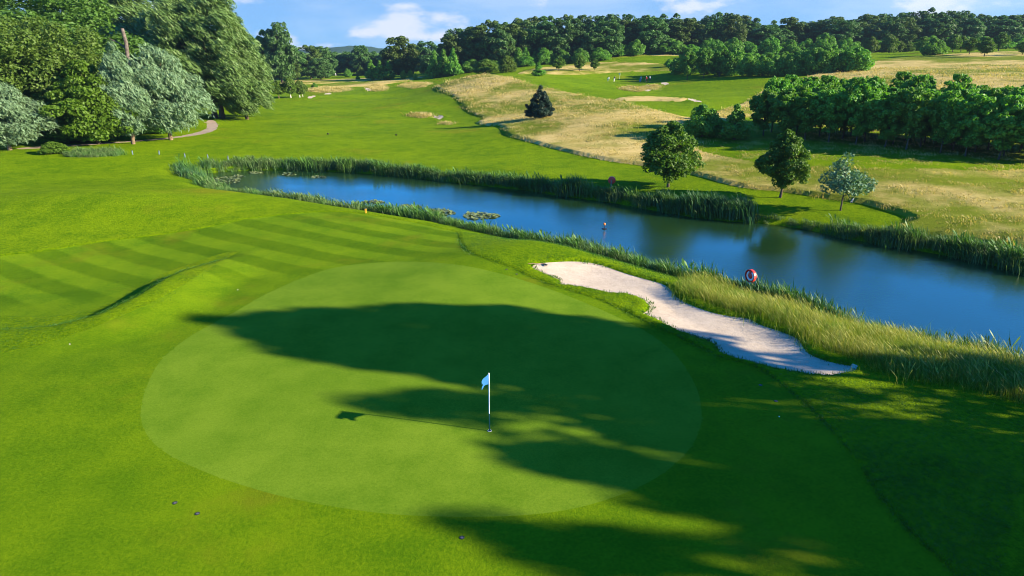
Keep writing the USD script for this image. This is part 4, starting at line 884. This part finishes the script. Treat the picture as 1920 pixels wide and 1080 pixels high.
for px, py, lab in [(615, 253, 'left of two black marker balls on the middle fairway'), (743, 255, 'right of two black marker balls on the middle fairway')]:
    x, y = cast(px, py)[0]; o = xf('tee_marker', (x, y, S1(x, y))); mm = trimesh.creation.icosphere(2, .15); part(o, 'ball', (np.array(mm.vertices) * [1, 1, .85] + [0, 0, .12], np.array(mm.faces)), M['black'], 60); part(o, 'peg', cyl(.03, .12, 6, (0, 0, -.05)), M['black']); tag(o, lab, 'marker')
for px, py, lab in [(328, 943, 'sprinkler lid at lower left, the smaller farther one'), (370, 963, 'sprinkler lid at lower left, the nearer of two'), (866, 1008, 'sprinkler lid nearest the camera below the green'), (1426, 722, 'sprinkler lid in the shade right of the green, farther one'), (1455, 752, 'sprinkler lid in the shade right of the green, nearer one'),
                    (950, 505, 'sprinkler lid above the green, left one'), (969, 514, 'sprinkler lid above the green, right one')]:
    x, y = cast(px, py)[0]; z = S1(x, y); o = xf('sprinkler_head', (x, y, z), 0, .72); part(o, 'collar', lathe([(.06, -.02), (.095, -.02), (.095, .012), (.085, .018), (.06, .010)], 18), M['black'], 40); part(o, 'lid', lathe([(0, .010), (.05, .012), (.058, .004), (.058, -.02)], 18), M['grey'], 40); tag(o, lab, 'sprinkler')
for px, py, px2, py2, lab in [(1020, 494, 992, 499, 'rake lying at the left tip of the long bunker'), (1326, 637, 1300, 629, 'rake lying on the lower edge of the long bunker')]:
    (x, y), (x2, y2) = cast([px, px2], [py, py2]); z, z2 = S1(x, y), S1(x2, y2); a = math.atan2(y2 - y, x2 - x); Lh = math.hypot(x2 - x, y2 - y)
    o = xf('bunker_rake', (x, y, z + .05), math.degrees(a)); part(o, 'handle', tube([(0, 0, .02), (Lh / 2, 0, .03 + (z2 - z) / 2), (max(Lh, 1.1), 0, .03 + (z2 - z))], .018, 8), M['wood'], 60)
    part(o, 'rake_head', box(.09, .62, .05, (0, 0, 0)), M['black']); [part(o, 'tine', box(.012, .012, .08, (.03, (q - 5) * .055, -.05)), M['black']) for q in range(11)]
    tag(o, lab, 'rake')

for px, py, lab in [(446, 544, 'white golf ball on the apron above the long shadow'), (131, 646, 'white golf ball at the left of the apron'), (1461, 782, 'white golf ball in the shade right of the green')]:
    x, y = cast(px, py)[0]; o = xf('golf_ball', (x, y, S1(x, y) + .02)); mm = trimesh.creation.icosphere(2, .0215); part(o, 'ball', (np.array(mm.vertices), np.array(mm.faces)), M['white'], 60); tag(o, lab, 'golf ball')

# bird by the small silvery tree
x, y = cast(1597, 382)[0]; o = xf('bird', (x, y, S1(x, y)), 35)
def hull(balls):
    ms = []
    for (p, r), (q, s) in balls:
        a = m3.Manifold.sphere(r, 14).translate(list(map(float, p))); b = m3.Manifold.sphere(s, 14).translate(list(map(float, q))); ms.append((a + b).hull())
    return m3.Manifold.batch_boolean(ms, m3.OpType.Add)
bd = hull([(((-.06, 0, .19), .055), ((.06, 0, .26), .065)), (((.06, 0, .26), .055), ((.11, 0, .36), .036)), (((.12, 0, .37), .040), ((.15, 0, .37), .025)), (((.15, 0, .368), .014), ((.21, 0, .355), .005)), (((-.05, 0, .18), .035), ((-.24, 0, .10), .018)),
           (((.0, .035, .18), .010), ((.01, .035, .0), .008)), (((.0, -.035, .18), .010), ((.01, -.035, .0), .008)), (((.01, .035, .005), .007), ((.05, .035, .004), .005)), (((.01, -.035, .005), .007), ((.05, -.035, .004), .005))])
part(o, 'body', bd, mat_plain('bird_pale_grey', (.34, .36, .36), .8), 60)
for s in (-1, 1): part(o, 'wing', hull([(((.05, s * .06, .27), .03), ((-.14, s * .045, .17), .012)), (((.05, s * .06, .27), .03), ((-.02, s * .066, .20), .02))]), M['black'], 60)
tag(o, 'small dark winged bird standing right of the silvery small tree', 'bird')

# ------------------------------------------------------------------ people
M['skin'] = mat_plain('skin', (.50, .30, .21), .6); M['hair'] = mat_plain('hair_dark', (.05, .035, .02), .7)
for k, c in dict(cloth_white=(.75, .75, .75), cloth_navy=(.02, .05, .16), cloth_red=(.6, .02, .02), cloth_black=(.02, .02, .025), cloth_khaki=(.45, .38, .27), cloth_blue=(.05, .16, .42)).items(): M[k] = mat_plain(k, c, .85)


def person(px, py, rz, label, shirt, legs, bend=0.0, club=True, cap=None):
    """Standing or bending golfer of 1.76 m; bend in radians at the hips."""
    x, y = cast(px, py)[0]; o = xf('person', (x, y, S1(x, y)), rz)
    hip = np.array([-.10 * bend, 0, .92 - .05 * bend]); d = np.array([math.sin(bend), 0, math.cos(bend)])
    sh, nk, hd = hip + d * .50, hip + d * .57, hip + d * .71 + [.02, 0, 0]
    J = []
    def seg(a, ra, b, rb): J.append(((tuple(a), ra), (tuple(b), rb)))
    arm, leg, tors = [], [], []
    for s in (-1, 1):
        h = hip + [0, s * .10, 0]; k = np.array([.03 + .06 * bend, s * .12, .50]); an = np.array([-.02, s * .13, .08])
        leg += [((tuple(h), .095), (tuple(k), .068)), ((tuple(k), .066), (tuple(an), .045))]
        seg(h, .085, k, .058); seg(k, .056, an, .036); seg(an - [0, 0, .035], .038, an + [.16, 0, -.045], .030)
        s_ = sh + [0, s * .19, -.02]; el = s_ + [.08 + .05 * bend, s * .03, -.28]; wr = el + [.16, -s * .12, -.18]
        seg(sh + [0, s * .12, 0], .06, s_, .055); seg(s_, .05, el, .038); seg(el, .037, wr, .027)
        for q in range(4): seg(wr + [.03, (q - 1.5) * .018, -.02], .011, wr + [.075 - .004 * abs(q - 1.5), (q - 1.5) * .019, -.085], .008)
        seg(wr, .026, wr + [.04, 0, -.03], .030); seg(wr + [.02, -s * .03, -.01], .011, wr + [.06, -s * .045, -.05], .009)
        arm += [((tuple(s_), .066), (tuple(el), .056))]
    seg(hip, .13, hip + d * .25, .125); seg(hip + d * .25, .125, sh, .14); seg(sh + [0, -.12, 0], .08, sh + [0, .12, 0], .08); seg(nk, .055, hd, .06)
    seg(hd + [0, 0, -.02], .085, hd + d * .07, .095); seg(hd + [.075, 0, -.055], .04, hd + [.06, 0, -.02], .05); seg(hd + [.095, 0, .0], .012, hd + [.112, 0, -.022], .014)
    for s in (-1, 1): seg(hd + [0, s * .092, 0], .018, hd + [0, s * .095, -.03], .014)
    part(o, 'body', hull(J), M['skin'], 60)
    tors = [((tuple(hip + d * .02), .145), (tuple(hip + d * .26), .142)), ((tuple(hip + d * .26), .142), (tuple(sh), .152)), ((tuple(sh + [0, -.13, -.01]), .094), (tuple(sh + [0, .13, -.01]), .094))]
    part(o, 'shirt', hull(tors + arm), M[shirt], 60); part(o, 'trousers', hull(leg + [((tuple(hip + [0, -.06, 0]), .125), (tuple(hip + [0, .06, 0]), .125))]), M[legs], 60)
    part(o, 'cap' if cap else 'hair', hull([((tuple(hd + d * .06 - [.015, 0, 0]), .103), (tuple(hd + d * .03 - [.04, 0, 0]), .095))]), M[cap or 'hair'], 60)
    tag(o, label, 'person')
    if club:
        wr = sh + [.24 + .05 * bend, 0, -.48]; c = xf('golf_club', (x, y, S1(x, y)), rz)
        part(c, 'shaft', tube([wr + [-.02, 0, .12], (wr[0] + .12, 0, .04)], .013, 6), M['grey']); part(c, 'club_head', box(.05, .13, .05, (wr[0] + .14, 0, .03)), M['black'])
        tag(c, 'golf club of the ' + label.split(' on the')[0].split(' at the')[0].split(' beside')[0].split(' right of')[0], 'golf club')


person(1139.6, 153, -10, 'crouching person in white at the left of the upper green', 'cloth_white', 'cloth_blue', .9)
person(1151.5, 153.5, 40, 'person in navy top and white trousers beside the far flag', 'cloth_navy', 'cloth_white', .35)
person(1201.8, 153.5, 170, 'upright person in white on the upper green left of the red golfer', 'cloth_white', 'cloth_khaki', .05)
person(1212.6, 153.8, 200, 'leaning person in red on the upper green', 'cloth_red', 'cloth_red', .4, True, 'cloth_white')
person(1218.8, 153, 150, 'person in white top and black trousers right of the red golfer', 'cloth_white', 'cloth_black', .25)
person(626, 142.3, 0, 'left of two tiny people on the far left field', 'cloth_black', 'cloth_black', .2, False)
person(630, 142.5, 180, 'right of two tiny people, in white, on the far left field', 'cloth_white', 'cloth_white', .2, False)
x, y = cast(1199.6, 153.6)[0]; o = xf('golf_bag', (x, y, S1(x, y)), 0, None, (0, 8, 0)); part(o, 'bag_body', cyl(.17, .95, 14, (0, 0, .05)), M['cloth_blue'], 40); part(o, 'bag_rim', lathe([(.15, .98), (.19, .98), (.19, 1.05), (.15, 1.05), (.15, .98)], 14), M['black']); [part(o, 'club_shaft', cyl(.012, .35, 6, (.07 * math.cos(q * 1.6), .07 * math.sin(q * 1.6), .95)), M['grey']) for q in range(4)]
tag(o, 'blue golf bag standing beside the upright person in white', 'golf bag')
